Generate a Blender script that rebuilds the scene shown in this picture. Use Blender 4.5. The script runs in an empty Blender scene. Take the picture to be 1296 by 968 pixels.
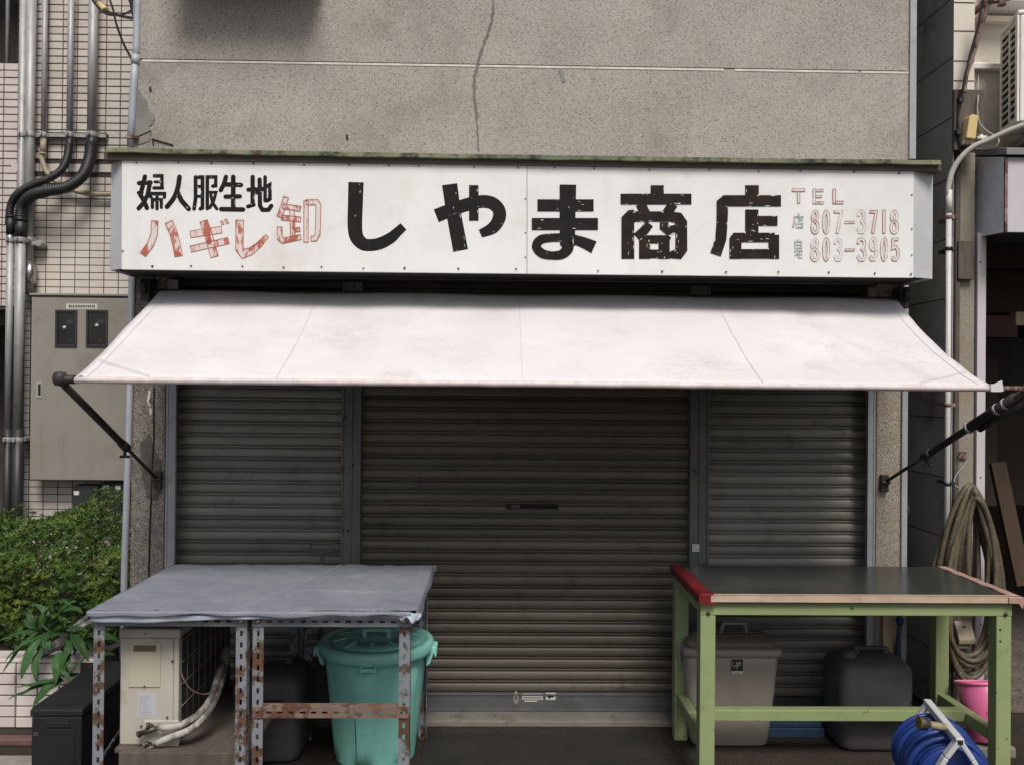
import bpy, bmesh, math, random
from mathutils import Vector, Matrix, noise
random.seed(7)
S = bpy.context.scene
COL = S.collection
# ------------------------------------------------------------------ camera
F = 1099.0                       # focal length in pixels of the 1296 x 968 photograph
CAM = Vector((0.0, 0.0, 1.57))
YAW, PITCH, ROLL = 0.019, 0.0055, 0.009
fwd = Vector((math.sin(YAW)*math.cos(PITCH), math.cos(YAW)*math.cos(PITCH), math.sin(PITCH)))
r0 = Vector((math.cos(YAW), -math.sin(YAW), 0))
u0 = r0.cross(fwd)
rgt = r0*math.cos(ROLL) + u0*math.sin(ROLL)
upv = u0*math.cos(ROLL) - r0*math.sin(ROLL)
cd = bpy.data.cameras.new('camera')
cam = bpy.data.objects.new('camera', cd); COL.objects.link(cam)
cd.sensor_fit = 'HORIZONTAL'; cd.sensor_width = 36.0; cd.lens = 36.0*F/1296.0
cd.clip_start = 0.05; cd.clip_end = 500
m = Matrix((rgt, upv, -fwd)).transposed().to_4x4(); m.translation = CAM
cam.matrix_world = m
S.camera = cam
# ------------------------------------------------------------------ world, sun, exposure
SUN_EL, SUN_AZ = math.radians(53), math.radians(12)     # azimuth: towards the right of straight behind the viewer
W = bpy.data.worlds.new('World'); S.world = W; W.use_nodes = True
wn = W.node_tree
sky = wn.nodes.new('ShaderNodeTexSky'); sky.sky_type = 'NISHITA'; sky.sun_disc = False
sky.sun_elevation = SUN_EL; sky.sun_rotation = math.pi - SUN_AZ
sky.air_density = 1.0; sky.dust_density = 4.0; sky.ozone_density = 1.0
bg = wn.nodes['Background']; bg.inputs['Strength'].default_value = 0.05
wn.links.new(sky.outputs[0], bg.inputs['Color'])
sl = bpy.data.lights.new('sun', 'SUN'); sl.energy = 1.5; sl.angle = math.radians(21); sl.color = (1.0, 0.958, 0.905)
sun = bpy.data.objects.new('sun', sl); COL.objects.link(sun)
d_sun = Vector((math.sin(SUN_AZ)*math.cos(SUN_EL), -math.cos(SUN_AZ)*math.cos(SUN_EL), math.sin(SUN_EL)))
sun.rotation_euler = d_sun.to_track_quat('Z', 'Y').to_euler()
sun.location = (4, -6, 9)
S.view_settings.view_transform = 'Standard'; S.view_settings.look = 'None'
S.view_settings.exposure = 0.95; S.view_settings.gamma = 1.0

# ------------------------------------------------------------------ measuring helper: where a line of sight meets the plane y = Y
def U(px, py, Y):
    d = fwd + rgt*((px-648)/F) + upv*((484-py)/F)
    return CAM + d*((Y-CAM.y)/d.y)
def UX(px, Y, py=600): return U(px, py, Y).x
def UZ(py, Y, px=648): return U(px, py, Y).z

# ------------------------------------------------------------------ mesh builder
class MB:
    def __init__(s): s.v = []; s.f = []; s.smooth = []
    def add(s, vs, fs, sm=False):
        n = len(s.v); s.v += [Vector(p) for p in vs]
        for f in fs: s.f.append([i+n for i in f]); s.smooth.append(sm)
        return s
    def box(s, x0, y0, z0, x1, y1, z1, M=None):
        vs = [Vector((x, y, z)) for z in (z0, z1) for y in (y0, y1) for x in (x0, x1)]
        if M is not None: vs = [M @ p for p in vs]
        return s.add(vs, [(0,2,3,1),(4,5,7,6),(0,1,5,4),(1,3,7,5),(3,2,6,7),(2,0,4,6)])
    def bar(s, a, b, w, h, up=(0,0,1)):          # rectangular bar from a to b
        a, b = Vector(a), Vector(b); t = (b-a).normalized(); upx = Vector(up)
        if abs(t.dot(upx)) > .98: upx = Vector((0,1,0))
        sx = t.cross(upx).normalized(); sy = sx.cross(t)
        vs = [p + sx*(i*w/2) + sy*(j*h/2) for p in (a, b) for (i, j) in ((-1,-1),(1,-1),(1,1),(-1,1))]
        return s.add(vs, [(3,2,1,0),(4,5,6,7),(0,1,5,4),(1,2,6,5),(2,3,7,6),(3,0,4,7)])
    def tube(s, pts, r, n=12, caps=True, radii=None, closed=False):
        pts = [Vector(p) for p in pts]; N = len(pts); vs = []; prev = None
        for i, p in enumerate(pts):
            if closed: t = (pts[(i+1) % N]-pts[i-1])
            else: t = (pts[min(i+1, N-1)]-pts[max(i-1, 0)])
            t.normalize()
            if prev is None:
                ref = Vector((0,0,1)) if abs(t.z) < .9 else Vector((1,0,0))
                nx = ref.cross(t).normalized()
            else:
                nx = prev - t*prev.dot(t); nx.normalize()
            prev = nx; ny = t.cross(nx); rr = radii[i] if radii else r
            for k in range(n):
                a = 2*math.pi*k/n
                vs.append(p + nx*(rr*math.cos(a)) + ny*(rr*math.sin(a)))
        fs = []
        for i in range(N if closed else N-1):
            j = (i+1) % N
            for k in range(n): fs.append((i*n+k, i*n+(k+1) % n, j*n+(k+1) % n, j*n+k))
        s.add(vs, fs, True)
        if caps and not closed:
            b = len(s.v)-N*n
            s.f.append([b+k for k in range(n)][::-1]); s.smooth.append(False)
            s.f.append([b+(N-1)*n+k for k in range(n)]); s.smooth.append(False)
        return s
    def lathe(s, prof, cx, cy, z0, n=32, sx=1, sy=1, M=None):     # prof: (r, z)
        vs = []
        for r, z in prof:
            for k in range(n):
                a = 2*math.pi*k/n
                p = Vector((cx+r*sx*math.cos(a), cy+r*sy*math.sin(a), z0+z))
                vs.append(M @ p if M is not None else p)
        fs = [(i*n+k, i*n+(k+1) % n, (i+1)*n+(k+1) % n, (i+1)*n+k) for i in range(len(prof)-1) for k in range(n)]
        return s.add(vs, fs, True)
    def prism(s, poly, ax, d0, d1):       # poly in the two other axes, extruded along axis ax from d0 to d1
        def P(p, d): return {'x': (d, p[0], p[1]), 'y': (p[0], d, p[1]), 'z': (p[0], p[1], d)}[ax]
        n = len(poly)
        s.add([P(p, d0) for p in poly]+[P(p, d1) for p in poly],
              [tuple(range(n))[::-1], tuple(range(n, 2*n))]+[(i, (i+1) % n, n+(i+1) % n, n+i) for i in range(n)])
        return s
    def grid(s, fn, nu, nv, sm=True):
        vs = [fn(i/nu, j/nv) for j in range(nv+1) for i in range(nu+1)]
        fs = [(j*(nu+1)+i, j*(nu+1)+i+1, (j+1)*(nu+1)+i+1, (j+1)*(nu+1)+i) for j in range(nv) for i in range(nu)]
        return s.add(vs, fs, sm)
    def loft(s, rings, sm=True, cap=True):
        n = len(rings[0]); vs = [p for r in rings for p in r]
        fs = [(i*n+k, i*n+(k+1) % n, (i+1)*n+(k+1) % n, (i+1)*n+k) for i in range(len(rings)-1) for k in range(n)]
        if cap: fs += [tuple(range(n))[::-1], tuple(range((len(rings)-1)*n, len(rings)*n))]
        return s.add(vs, fs, sm)

def rrect(x0, y0, x1, y1, z, r, k=4):
    out = []
    for cx, cy, a0 in ((x1-r, y1-r, 0), (x0+r, y1-r, 90), (x0+r, y0+r, 180), (x1-r, y0+r, 270)):
        for i in range(k+1):
            a = math.radians(a0+90*i/k); out.append(Vector((cx+r*math.cos(a), cy+r*math.sin(a), z)))
    return out
def spline(pts, n=8):
    P = [Vector(p) for p in pts]; out = []
    for i in range(len(P)-1):
        a, b, c, d = P[max(i-1, 0)], P[i], P[i+1], P[min(i+2, len(P)-1)]
        for k in range(n):
            t = k/n
            out.append(.5*((2*b)+(c-a)*t+(2*a-5*b+4*c-d)*t*t+(3*b-a-3*c+d)*t**3))
    out.append(P[-1]); return out

WL = {}
def make_mesh(name, mb, material, off):
    me = bpy.data.meshes.new(name)
    me.from_pydata([tuple(v-off) for v in mb.v], [], mb.f)
    me.polygons.foreach_set('use_smooth', mb.smooth)
    me.update()
    bm = bmesh.new(); bm.from_mesh(me); bmesh.ops.recalc_face_normals(bm, faces=bm.faces); bm.to_mesh(me); bm.free()
    for mm in (material if isinstance(material, (list, tuple)) else [material]): me.materials.append(mm)
    return me
def obj(name, mb, material, parent=None, bevel=0.0, loc=None, seg=2, fix=True, stuff=False):
    if parent is not None: off = WL[parent.name]
    elif loc is not None: off = Vector(loc)
    else:
        xs = [v.x for v in mb.v]; ys = [v.y for v in mb.v]; zs = [v.z for v in mb.v]
        off = Vector(((min(xs)+max(xs))/2, (min(ys)+max(ys))/2, min(zs)))
    o = bpy.data.objects.new(name, make_mesh(name, mb, material, off)); COL.objects.link(o)
    if parent is not None: o.parent = parent
    else: o.location = off
    WL[o.name] = off
    if bevel:
        b = o.modifiers.new('bevel', 'BEVEL'); b.width = bevel; b.segments = seg; b.limit_method = 'ANGLE'; b.angle_limit = math.radians(40)
    if stuff: o['kind'] = 'stuff'
    return o
def tag(o, label, cat, group=None):
    o['label'] = label; o['category'] = cat
    if group: o['group'] = group
    return o
def thing(name, loc, label, cat, group=None):
    o = bpy.data.objects.new(name, None); COL.objects.link(o); o.location = loc; o.empty_display_size = .1
    WL[o.name] = Vector(loc); return tag(o, label, cat, group)
def struct(o): o['kind'] = 'structure'; return o
def solidify(o, t, offset=0):
    s = o.modifiers.new('thickness', 'SOLIDIFY'); s.thickness = t; s.offset = offset; return o

# ------------------------------------------------------------------ materials
def mat(name, c1, c2=None, scale=6, stretch=(1,1,1), rough=.6, metal=0.0, bump=0.0, bscale=80, ramp=(.35,.65),
        rust=None, rust_col=(.16,.055,.02), rscale=9, speck=None, vary=0.0, spec=.5, coat=0, grime=None, streak=None, scratch=None):
    mt = bpy.data.materials.new(name); mt.use_nodes = True
    nt = mt.node_tree; N = nt.nodes; L = nt.links; b = N['Principled BSDF']
    b.inputs['Roughness'].default_value = rough; b.inputs['Metallic'].default_value = metal
    b.inputs['Specular IOR Level'].default_value = spec; b.inputs['Coat Weight'].default_value = coat
    geo = N.new('ShaderNodeNewGeometry')
    def noise(sc, det=5, st=(1,1,1), rgh=.6):
        mp = N.new('ShaderNodeMapping'); mp.inputs['Scale'].default_value = st
        L.new(geo.outputs['Position'], mp.inputs['Vector'])
        n = N.new('ShaderNodeTexNoise'); n.inputs['Scale'].default_value = sc; n.inputs['Detail'].default_value = det
        n.inputs['Roughness'].default_value = rgh
        L.new(mp.outputs[0], n.inputs['Vector']); return n.outputs['Fac']
    def rmp(sock, a, c):
        q = N.new('ShaderNodeMapRange'); q.inputs['From Min'].default_value = a; q.inputs['From Max'].default_value = c
        L.new(sock, q.inputs['Value']); return q.outputs[0]
    def mix(fac, A, B, mode='MIX'):
        x = N.new('ShaderNodeMix'); x.data_type = 'RGBA'; x.blend_type = mode
        for sck, val in ((x.inputs[0], fac), (x.inputs[6], A), (x.inputs[7], B)):
            if isinstance(val, (tuple, list)): sck.default_value = (*val[:3], 1)
            elif isinstance(val, (int, float)): sck.default_value = val
            else: L.new(val, sck)
        return x.outputs[2]
    col = c1
    if c2 is not None: col = mix(rmp(noise(scale, 6, stretch), *ramp), c1, c2)
    if streak:                                    # (colour, scale, lo, hi): vertical runs of dirt
        col = mix(rmp(noise(streak[1], 4, (1, 1, .12)), streak[2], streak[3]), col, streak[0])
    if speck:                                     # list of (scale, colour, lo, hi)
        for sc, cc, lo, hi in speck: col = mix(rmp(noise(sc, 2, rgh=.5), lo, hi), col, cc)
    if grime: col = mix(rmp(noise(grime[1], 8, rgh=.7), grime[2], grime[3]), col, grime[0])
    if scratch:                                   # fine crazed lines, thickening towards the lower edge
        cc, sc, st, wd, zhi, zlo = scratch
        nf = noise(sc, 6, st, .62)
        a = N.new('ShaderNodeMath'); a.operation = 'SUBTRACT'; a.inputs[1].default_value = .5; L.new(nf, a.inputs[0])
        a2 = N.new('ShaderNodeMath'); a2.operation = 'ABSOLUTE'; L.new(a.outputs[0], a2.inputs[0])
        line = N.new('ShaderNodeMapRange'); line.inputs['From Min'].default_value = wd; line.inputs['From Max'].default_value = 0; L.new(a2.outputs[0], line.inputs['Value'])
        sp = N.new('ShaderNodeSeparateXYZ'); L.new(geo.outputs['Position'], sp.inputs[0])
        zm = N.new('ShaderNodeMapRange'); zm.inputs['From Min'].default_value = zhi; zm.inputs['From Max'].default_value = zlo; L.new(sp.outputs[2], zm.inputs['Value'])
        pm = rmp(noise(3.2, 4, (1,1,2)), .46, .62)
        m1 = N.new('ShaderNodeMath'); m1.operation = 'MULTIPLY'; L.new(line.outputs[0], m1.inputs[0]); L.new(zm.outputs[0], m1.inputs[1])
        m2 = N.new('ShaderNodeMath'); m2.operation = 'MULTIPLY'; L.new(m1.outputs[0], m2.inputs[0]); L.new(pm, m2.inputs[1])
        col = mix(m2.outputs[0], col, cc)
    if vary:
        oi = N.new('ShaderNodeObjectInfo'); h = N.new('ShaderNodeHueSaturation')
        mr = N.new('ShaderNodeMapRange'); mr.inputs['To Min'].default_value = 1-vary; mr.inputs['To Max'].default_value = 1+vary
        L.new(oi.outputs['Random'], mr.inputs['Value']); L.new(mr.outputs[0], h.inputs['Value'])
        if isinstance(col, tuple): h.inputs['Color'].default_value = (*col, 1)
        else: L.new(col, h.inputs['Color'])
        col = h.outputs[0]
    if rust is not None:
        f = rmp(noise(rscale, 9, rgh=.72), rust, rust+.06)
        rc = mix(rmp(noise(60, 4), .35, .7), rust_col, tuple(x*.45 for x in rust_col))
        col = mix(f, col, rc)
        rr = N.new('ShaderNodeMapRange'); rr.inputs['To Min'].default_value = rough; rr.inputs['To Max'].default_value = .9
        L.new(f, rr.inputs['Value']); L.new(rr.outputs[0], b.inputs['Roughness'])
        if metal:
            mm = N.new('ShaderNodeMapRange'); mm.inputs['To Min'].default_value = metal; mm.inputs['To Max'].default_value = 0
            L.new(f, mm.inputs['Value']); L.new(mm.outputs[0], b.inputs['Metallic'])
    if isinstance(col, tuple): b.inputs['Base Color'].default_value = (*col, 1)
    else: L.new(col, b.inputs['Base Color'])
    if bump:
        bp = N.new('ShaderNodeBump'); bp.inputs['Strength'].default_value = bump; bp.inputs['Distance'].default_value = .004
        L.new(noise(bscale, 4), bp.inputs['Height']); L.new(bp.outputs[0], b.inputs['Normal'])
    return mt

MT = {}
MT['stucco'] = mat('pebble_render', (.335,.308,.275), (.415,.385,.345), 2.2, rough=.92, bump=.7, bscale=160,
    speck=[(190,(.46,.42,.365),.54,.64),(230,(.13,.112,.095),.58,.66),(120,(.07,.063,.056),.675,.71)],
    grime=((.19,.168,.14),1.6,.56,.82), streak=((.165,.145,.12),2.2,.55,.85))
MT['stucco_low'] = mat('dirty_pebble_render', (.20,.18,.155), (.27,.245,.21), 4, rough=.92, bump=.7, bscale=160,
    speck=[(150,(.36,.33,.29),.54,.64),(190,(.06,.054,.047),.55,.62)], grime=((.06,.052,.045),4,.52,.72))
MT['mortar_patch'] = mat('grey_mortar', (.17,.165,.15), (.23,.22,.2), 12, rough=.95, bump=.5)
MT['crack'] = mat('crack_mortar', (.14,.131,.12), (.21,.195,.178), 60, rough=.95, bump=.5)
MT['sealant'] = mat('pale_sealant', (.72,.67,.6), (.55,.5,.43), 14, rough=.8)
MT['dark_gap'] = mat('dark_void', (.012,.011,.01), rough=.9)
MT['trim'] = mat('grey_trim_paint', (.30,.31,.33), (.38,.39,.40), 7, rough=.5, grime=((.2,.19,.17),5,.55,.8))
MT['trim_low'] = mat('grey_blue_rail_paint', (.27,.285,.30), (.34,.355,.37), 6, rough=.5, rust=.68, rscale=14, grime=((.14,.14,.13),6,.55,.8))
MT['pvc'] = mat('grey_blue_pvc', (.33,.36,.41), (.40,.43,.47), 4, rough=.45, grime=((.24,.24,.24),6,.56,.8))
MT['shutter'] = mat('grimy_shutter_steel', (.104,.089,.069), (.142,.124,.099), 3.0, (.35,1,5), rough=.5, spec=.4,
    grime=((.040,.033,.026),9,.55,.8), rust=.72, rscale=7, rust_col=(.07,.04,.02), vary=.2)
MT['shutter_side'] = mat('grey_shutter_steel', (.185,.174,.150), (.25,.238,.208), 3.0, (.35,1,5), rough=.48, spec=.4,
    grime=((.07,.058,.045),9,.55,.8), rust=.70, rscale=7, rust_col=(.09,.05,.028), vary=.2)
MT['shutter_bar'] = mat('shutter_bottom_bar', (.075,.08,.086), (.11,.115,.12), 5, (.5,1,2), rough=.5, grime=((.06,.055,.05),9,.5,.75))
MT['post'] = mat('grey_post_paint', (.10,.103,.098), (.14,.145,.138), 5, rough=.5, rust=.60, rscale=12, rust_col=(.10,.05,.03))
MT['sill'] = mat('worn_concrete', (.15,.135,.115), (.23,.21,.185), 6, rough=.9, bump=.4, grime=((.06,.052,.045),6,.5,.7))
MT['asphalt'] = mat('dark_asphalt', (.020,.016,.013), (.038,.029,.022), 4, rough=.85, bump=.8, bscale=120,
    speck=[(110,(.085,.064,.048),.60,.68),(140,(.006,.005,.004),.58,.66)], spec=.3)
MT['pave'] = mat('pale_pavement', (.22,.205,.19), (.3,.28,.26), 5, rough=.9, bump=.4, grime=((.13,.11,.1),8,.5,.75))
MT['brick_red'] = mat('red_brown_kerb', (.10,.055,.05), (.15,.08,.07), 14, rough=.85, bump=.4)
MT['mat'] = mat('dark_rubber', (.010,.009,.008), (.018,.0155,.0135), 6, rough=.85, bump=.5, bscale=200)
MT['sign_white'] = mat('white_sign_sheet', (.775,.78,.77), (.70,.70,.685), 3.5, rough=.5, grime=((.60,.55,.47),3.2,.56,.85), streak=((.6,.57,.51),5,.60,.95))
MT['sign_side'] = mat('sky_shaded_sign_side', (.47,.485,.50), (.56,.565,.565), 4, rough=.5, grime=((.42,.40,.36),5,.56,.8))  # bluish shade of the flanks put into the colour, grime over it
MT['fascia'] = mat('brown_black_fascia', (.055,.042,.032), (.095,.075,.058), 2.5, (1,1,6), rough=.7, bump=.3)
MT['cap_green'] = mat('green_copper_cap', (.13,.165,.095), (.24,.25,.155), 5, (1,1,.4), rough=.85, bump=.5, rust=.60, rscale=7, rust_col=(.12,.075,.04), grime=((.03,.035,.026),11,.47,.62))
MT['soffit'] = mat('dark_soffit', (.035,.035,.03), (.05,.048,.04), 5, rough=.8)
MT['screw'] = mat('rusty_screw', (.05,.035,.025), rough=.8)
MT['stain'] = mat('rust_bleed', (.60,.52,.41), (.72,.68,.6), 40, rough=.5)
MT['awning'] = mat('white_awning_vinyl', (.67,.648,.652), (.605,.583,.588), 3, rough=.55, bump=.12, bscale=24, scratch=((.27,.25,.25),15,(.7,.7,2.0),.0065,1.92,1.68), streak=((.50,.46,.46),4,.56,.85),
    speck=None, grime=((.52,.488,.482),2.2,.58,.88))
MT['seam'] = mat('awning_seam', (.56,.53,.53), rough=.6)
MT['awning_lip'] = mat('awning_hem', (.66,.60,.59), (.55,.48,.46), 9, (3,1,1), rough=.55, rust=.66, rscale=22, rust_col=(.10,.07,.06))
MT['pipe_rust'] = mat('rusty_pipe', (.18,.11,.085), (.33,.25,.22), 16, rough=.75, rust=.5, rscale=18, rust_col=(.12,.06,.045))
MT['arm'] = mat('dark_arm_steel', (.028,.026,.024), (.05,.045,.04), 10, rough=.6, metal=.3)
MT['tape'] = mat('grey_tape', (.32,.33,.36), (.42,.43,.45), 20, rough=.35)
MT['cloth'] = mat('grey_blue_sheet', (.185,.197,.235), (.235,.245,.28), 5, rough=.8, bump=.5, bscale=260, grime=((.29,.30,.34),4,.55,.8), speck=[(330,(.15,.16,.19),.5,.65)])
MT['cloth_hem'] = mat('pale_blue_hem', (.33,.37,.44), (.38,.42,.48), 9, rough=.7)
MT['angle'] = mat('grey_slotted_angle', (.20,.215,.245), (.27,.285,.31), 8, rough=.55, metal=.15, rust=.495, rscale=8, rust_col=(.115,.060,.034), grime=((.12,.1,.085),14,.57,.7))
MT['angle_top'] = mat('grey_slotted_rail', (.15,.16,.175), (.20,.21,.225), 8, rough=.5, metal=.2, rust=.66, rscale=7, rust_col=(.18,.09,.05))
MT['angle_rust'] = mat('rusty_slotted_rail', (.15,.085,.055), (.30,.25,.22), 9, rough=.75, metal=.1, rust=.47, rscale=9, rust_col=(.13,.058,.032))
MT['teal'] = mat('teal_plastic', (.23,.56,.475), (.26,.61,.52), 4, rough=.45, grime=((.12,.33,.27),5,.53,.8), spec=.35, scratch=((.36,.62,.55),9,(1,1,.5),.004,5,0))
MT['teal_lid'] = mat('teal_lid_plastic', (.23,.55,.465), (.26,.60,.51), 6, rough=.3, grime=((.035,.15,.115),9,.56,.75))
MT['crackline'] = mat('split_line', (.01,.05,.04), rough=.8)
MT['tank'] = mat('dark_grey_polytank', (.058,.057,.056), (.080,.078,.076), 5, rough=.55, grime=((.12,.11,.098),5,.54,.8), spec=.35, scratch=((.16,.15,.14),11,(1,1,1),.004,5,0))
MT['black_box'] = mat('black_plastic', (.006,.0065,.0075), (.010,.0105,.012), 8, rough=.55, bump=.15, bscale=300)
MT['ac_cream'] = mat('cream_appliance_paint', (.42,.395,.335), (.48,.45,.39), 4, rough=.5, grime=((.24,.20,.15),5,.54,.78))
MT['ac_panel'] = mat('cream_cover_paint', (.44,.41,.31), (.48,.45,.35), 6, rough=.5)
MT['ac_white'] = mat('ivory_appliance_paint', (.74,.715,.65), (.80,.77,.71), 4, rough=.45, grime=((.5,.45,.38),6,.57,.8))
MT['coil'] = mat('coil_fins', (.06,.06,.058), (.09,.09,.085), 30, (1,12,1), rough=.6, metal=.4)
MT['insul'] = mat('pale_pipe_wrap', (.40,.385,.35), (.30,.285,.255), 20, rough=.75, grime=((.085,.078,.07),14,.43,.56))
MT['brass'] = mat('dark_brass', (.09,.075,.05), rough=.5, metal=.7)
MT['paper'] = mat('grey_label_paper', (.40,.42,.45), (.48,.49,.51), 60, (1,1,4), rough=.6)
MT['paper_white'] = mat('white_sticker', (.62,.60,.55), (.55,.53,.48), 30, rough=.6)
MT['ink'] = mat('black_ink', (.02,.02,.02), rough=.6)
MT['wood'] = mat('brown_wood', (.10,.075,.05), (.15,.11,.075), 8, (1,1,8), rough=.8, bump=.3, grime=((.05,.04,.03),8,.55,.75))
MT['wood_dark'] = mat('weathered_brown_board', (.075,.06,.048), (.115,.095,.078), 7, (5,1,.6), rough=.85, bump=.3, grime=((.05,.04,.03),4,.52,.75))
MT['wood_pale'] = mat('pale_board', (.40,.31,.20), (.48,.38,.25), 6, (5,1,.6), rough=.75)
MT['plank'] = mat('orange_brown_plank', (.045,.026,.014), (.065,.038,.02), 6, (6,1,.6), rough=.7)
MT['green'] = mat('light_green_paint', (.235,.295,.13), (.27,.33,.155), 5, rough=.5, grime=((.15,.19,.08),9,.57,.75), rust=.63, rscale=26, rust_col=(.10,.07,.04))
MT['slate'] = mat('dark_slate_top', (.030,.036,.032), (.046,.051,.046), 5, rough=.24, grime=((.075,.073,.065),3,.52,.8), spec=.55, scratch=((.12,.12,.11),9,(1,1,1),.004,5,0))
MT['red_tape'] = mat('red_vinyl_tape', (.165,.012,.015), (.11,.009,.011), 9, rough=.4, bump=.3, bscale=40)
MT['beige_tape'] = mat('beige_edge_tape', (.58,.46,.34), (.42,.31,.22), 10, (.4,1,1), rough=.6, grime=((.25,.17,.12),14,.58,.75))
MT['pink_tape'] = mat('faded_pink_tape', (.42,.26,.22), (.34,.2,.17), 9, rough=.55)
MT['bin_grey'] = mat('beige_grey_plastic', (.29,.25,.22), (.33,.29,.255), 4, rough=.5, grime=((.18,.15,.125),4,.53,.8), streak=((.2,.165,.135),12,.58,.85), scratch=((.42,.38,.34),10,(1,1,1),.004,5,0))
MT['bin_lid'] = mat('brown_grey_lid', (.19,.155,.12), (.15,.12,.095), 6, rough=.55, grime=((.10,.08,.06),7,.55,.75))
MT['white_ink'] = mat('white_ink', (.7,.7,.68), rough=.6)
MT['blue_sheet'] = mat('blue_plastic', (.018,.042,.08), (.026,.055,.10), 8, rough=.5)
MT['hose_blue'] = mat('blue_hose', (.008,.028,.135), (.012,.04,.19), 12, rough=.4)
MT['drum_blue'] = mat('blue_drum', (.008,.028,.16), (.011,.036,.20), 8, rough=.35)
MT['reel_grey'] = mat('pale_grey_plastic', (.48,.49,.49), (.53,.54,.54), 9, rough=.45, grime=((.33,.32,.30),9,.57,.8))
MT['nozzle'] = mat('black_nozzle', (.03,.028,.025), (.05,.045,.038), 12, rough=.5)
MT['chrome'] = mat('dull_chrome', (.45,.45,.44), rough=.25, metal=.9)
MT['pink'] = mat('pink_plastic', (.56,.115,.25), (.61,.14,.29), 6, rough=.35)
MT['pink_pale'] = mat('pale_pink_rim', (.72,.17,.32), rough=.4)
MT['hose_brown'] = mat('brown_braided_hose', (.072,.058,.034), (.108,.09,.055), 18, rough=.6, grime=((.075,.06,.04),11,.52,.72), speck=[(160,(.3,.26,.18),.6,.72)])
MT['tile'] = mat('beige_pink_tile', (.51,.465,.415), (.57,.525,.47), 6, rough=.35, vary=.09, spec=.4)
MT['tile_pink'] = mat('pinkish_tile', (.54,.485,.45), (.60,.54,.505), 6, rough=.35, vary=.09, spec=.4)
MT['grout'] = mat('dark_grout', (.038,.031,.027), (.062,.052,.045), 9, rough=.9)
MT['tile_brown'] = mat('brown_recess_tile', (.10,.065,.042), (.13,.085,.055), 6, rough=.5, vary=.1)
MT['galv'] = mat('galvanised_steel', (.30,.305,.30), (.42,.42,.41), 12, (3,3,.5), rough=.55, metal=.3, grime=((.2,.19,.175),9,.55,.75))
MT['flex'] = mat('black_corrugated_pvc', (.016,.016,.017), (.025,.025,.026), 9, rough=.5)
MT['flex_beige'] = mat('beige_flexible_pvc', (.30,.26,.18), (.36,.31,.22), 9, rough=.5)
MT['cabinet'] = mat('beige_cabinet_paint', (.235,.218,.185), (.265,.247,.212), 3, rough=.5, bump=.08, bscale=200, grime=((.18,.16,.13),4,.55,.8), streak=((.19,.17,.135),9,.6,.85), rust=.76, rscale=20)
MT['glass_dark'] = mat('dark_meter_glass', (.012,.013,.014), (.02,.02,.02), 5, rough=.15, spec=.6)
MT['meter'] = mat('dark_meter_body', (.03,.03,.031), rough=.5)
MT['leaf_hedge'] = mat('azalea_leaf', (.075,.135,.02), (.036,.075,.013), 5, rough=.5, ramp=(.38,.6), speck=[(7,(.155,.19,.032),.54,.72),(60,(.085,.05,.03),.70,.78)], spec=.35)
MT['leaf_big'] = mat('green_leaf', (.036,.095,.026), (.022,.062,.018), 9, rough=.55, vary=.3, spec=.25)
MT['twig'] = mat('brown_twig', (.06,.042,.028), rough=.85)
MT['soil'] = mat('dark_soil', (.025,.018,.012), (.04,.03,.02), 20, rough=.95, bump=1)
MT['cable'] = mat('black_cable', (.012,.012,.012), rough=.5)
MT['cable_brown'] = mat('brown_cable', (.09,.05,.04), rough=.5)
MT['block'] = mat('dark_grey_cement_panel', (.26,.25,.228), (.34,.328,.30), 3, rough=.9, bump=.4, grime=((.05,.047,.043),2.5,.52,.75), vary=.08)
MT['cream_wall'] = mat('cream_plaster', (.52,.475,.40), (.60,.555,.48), 3, rough=.85, bump=.3, grime=((.36,.33,.30),2.4,.53,.78), streak=((.33,.29,.25),6,.62,.9))
MT['cream_tile'] = mat('cream_wall_tile', (.62,.575,.48), (.68,.63,.54), 5, rough=.6, vary=.06)
MT['white_paint'] = mat('white_paint', (.72,.71,.69), (.66,.65,.62), 4, rough=.6)
MT['canopy'] = mat('grey_blue_canopy', (.66,.68,.73), (.72,.73,.76), 3, rough=.5, rust=.70, rscale=6, rust_col=(.25,.13,.07), grime=((.27,.28,.31),3,.54,.8))
MT['canopy_pale'] = mat('lilac_grey_fascia', (.50,.47,.49), (.55,.52,.54), 3, rough=.5)
MT['roof_dark'] = mat('dark_grey_flashing', (.17,.17,.17), (.22,.22,.215), 6, rough=.7)
MT['pillar'] = mat('stained_concrete_pillar', (.22,.195,.155), (.29,.26,.215), 4, rough=.9, bump=.5, speck=[(120,(.4,.37,.31),.66,.72)], grime=((.24,.165,.08),3,.55,.75))
MT['red_pipe'] = mat('maroon_pipe', (.13,.055,.055), (.17,.08,.075), 8, rough=.6, grime=((.07,.04,.04),7,.55,.75))
MT['yellow'] = mat('yellowed_plastic', (.60,.45,.19), (.66,.51,.24), 6, rough=.5)
MT['beige_box'] = mat('beige_outlet_plastic', (.38,.32,.22), (.44,.37,.27), 8, rough=.6)
MT['conduit_white'] = mat('off_white_conduit', (.50,.50,.47), (.57,.57,.54), 8, rough=.5, grime=((.36,.35,.32),9,.56,.8))
MT['conduit_grey'] = mat('grey_beige_conduit', (.36,.35,.31), (.42,.41,.37), 8, rough=.55)
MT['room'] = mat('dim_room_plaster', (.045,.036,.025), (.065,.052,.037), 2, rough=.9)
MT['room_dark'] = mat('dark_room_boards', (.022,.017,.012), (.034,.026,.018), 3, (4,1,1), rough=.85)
MT['maroon'] = mat('maroon_beam_paint', (.085,.032,.028), (.11,.045,.04), 5, rough=.6, grime=((.16,.10,.085),8,.6,.75))
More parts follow.
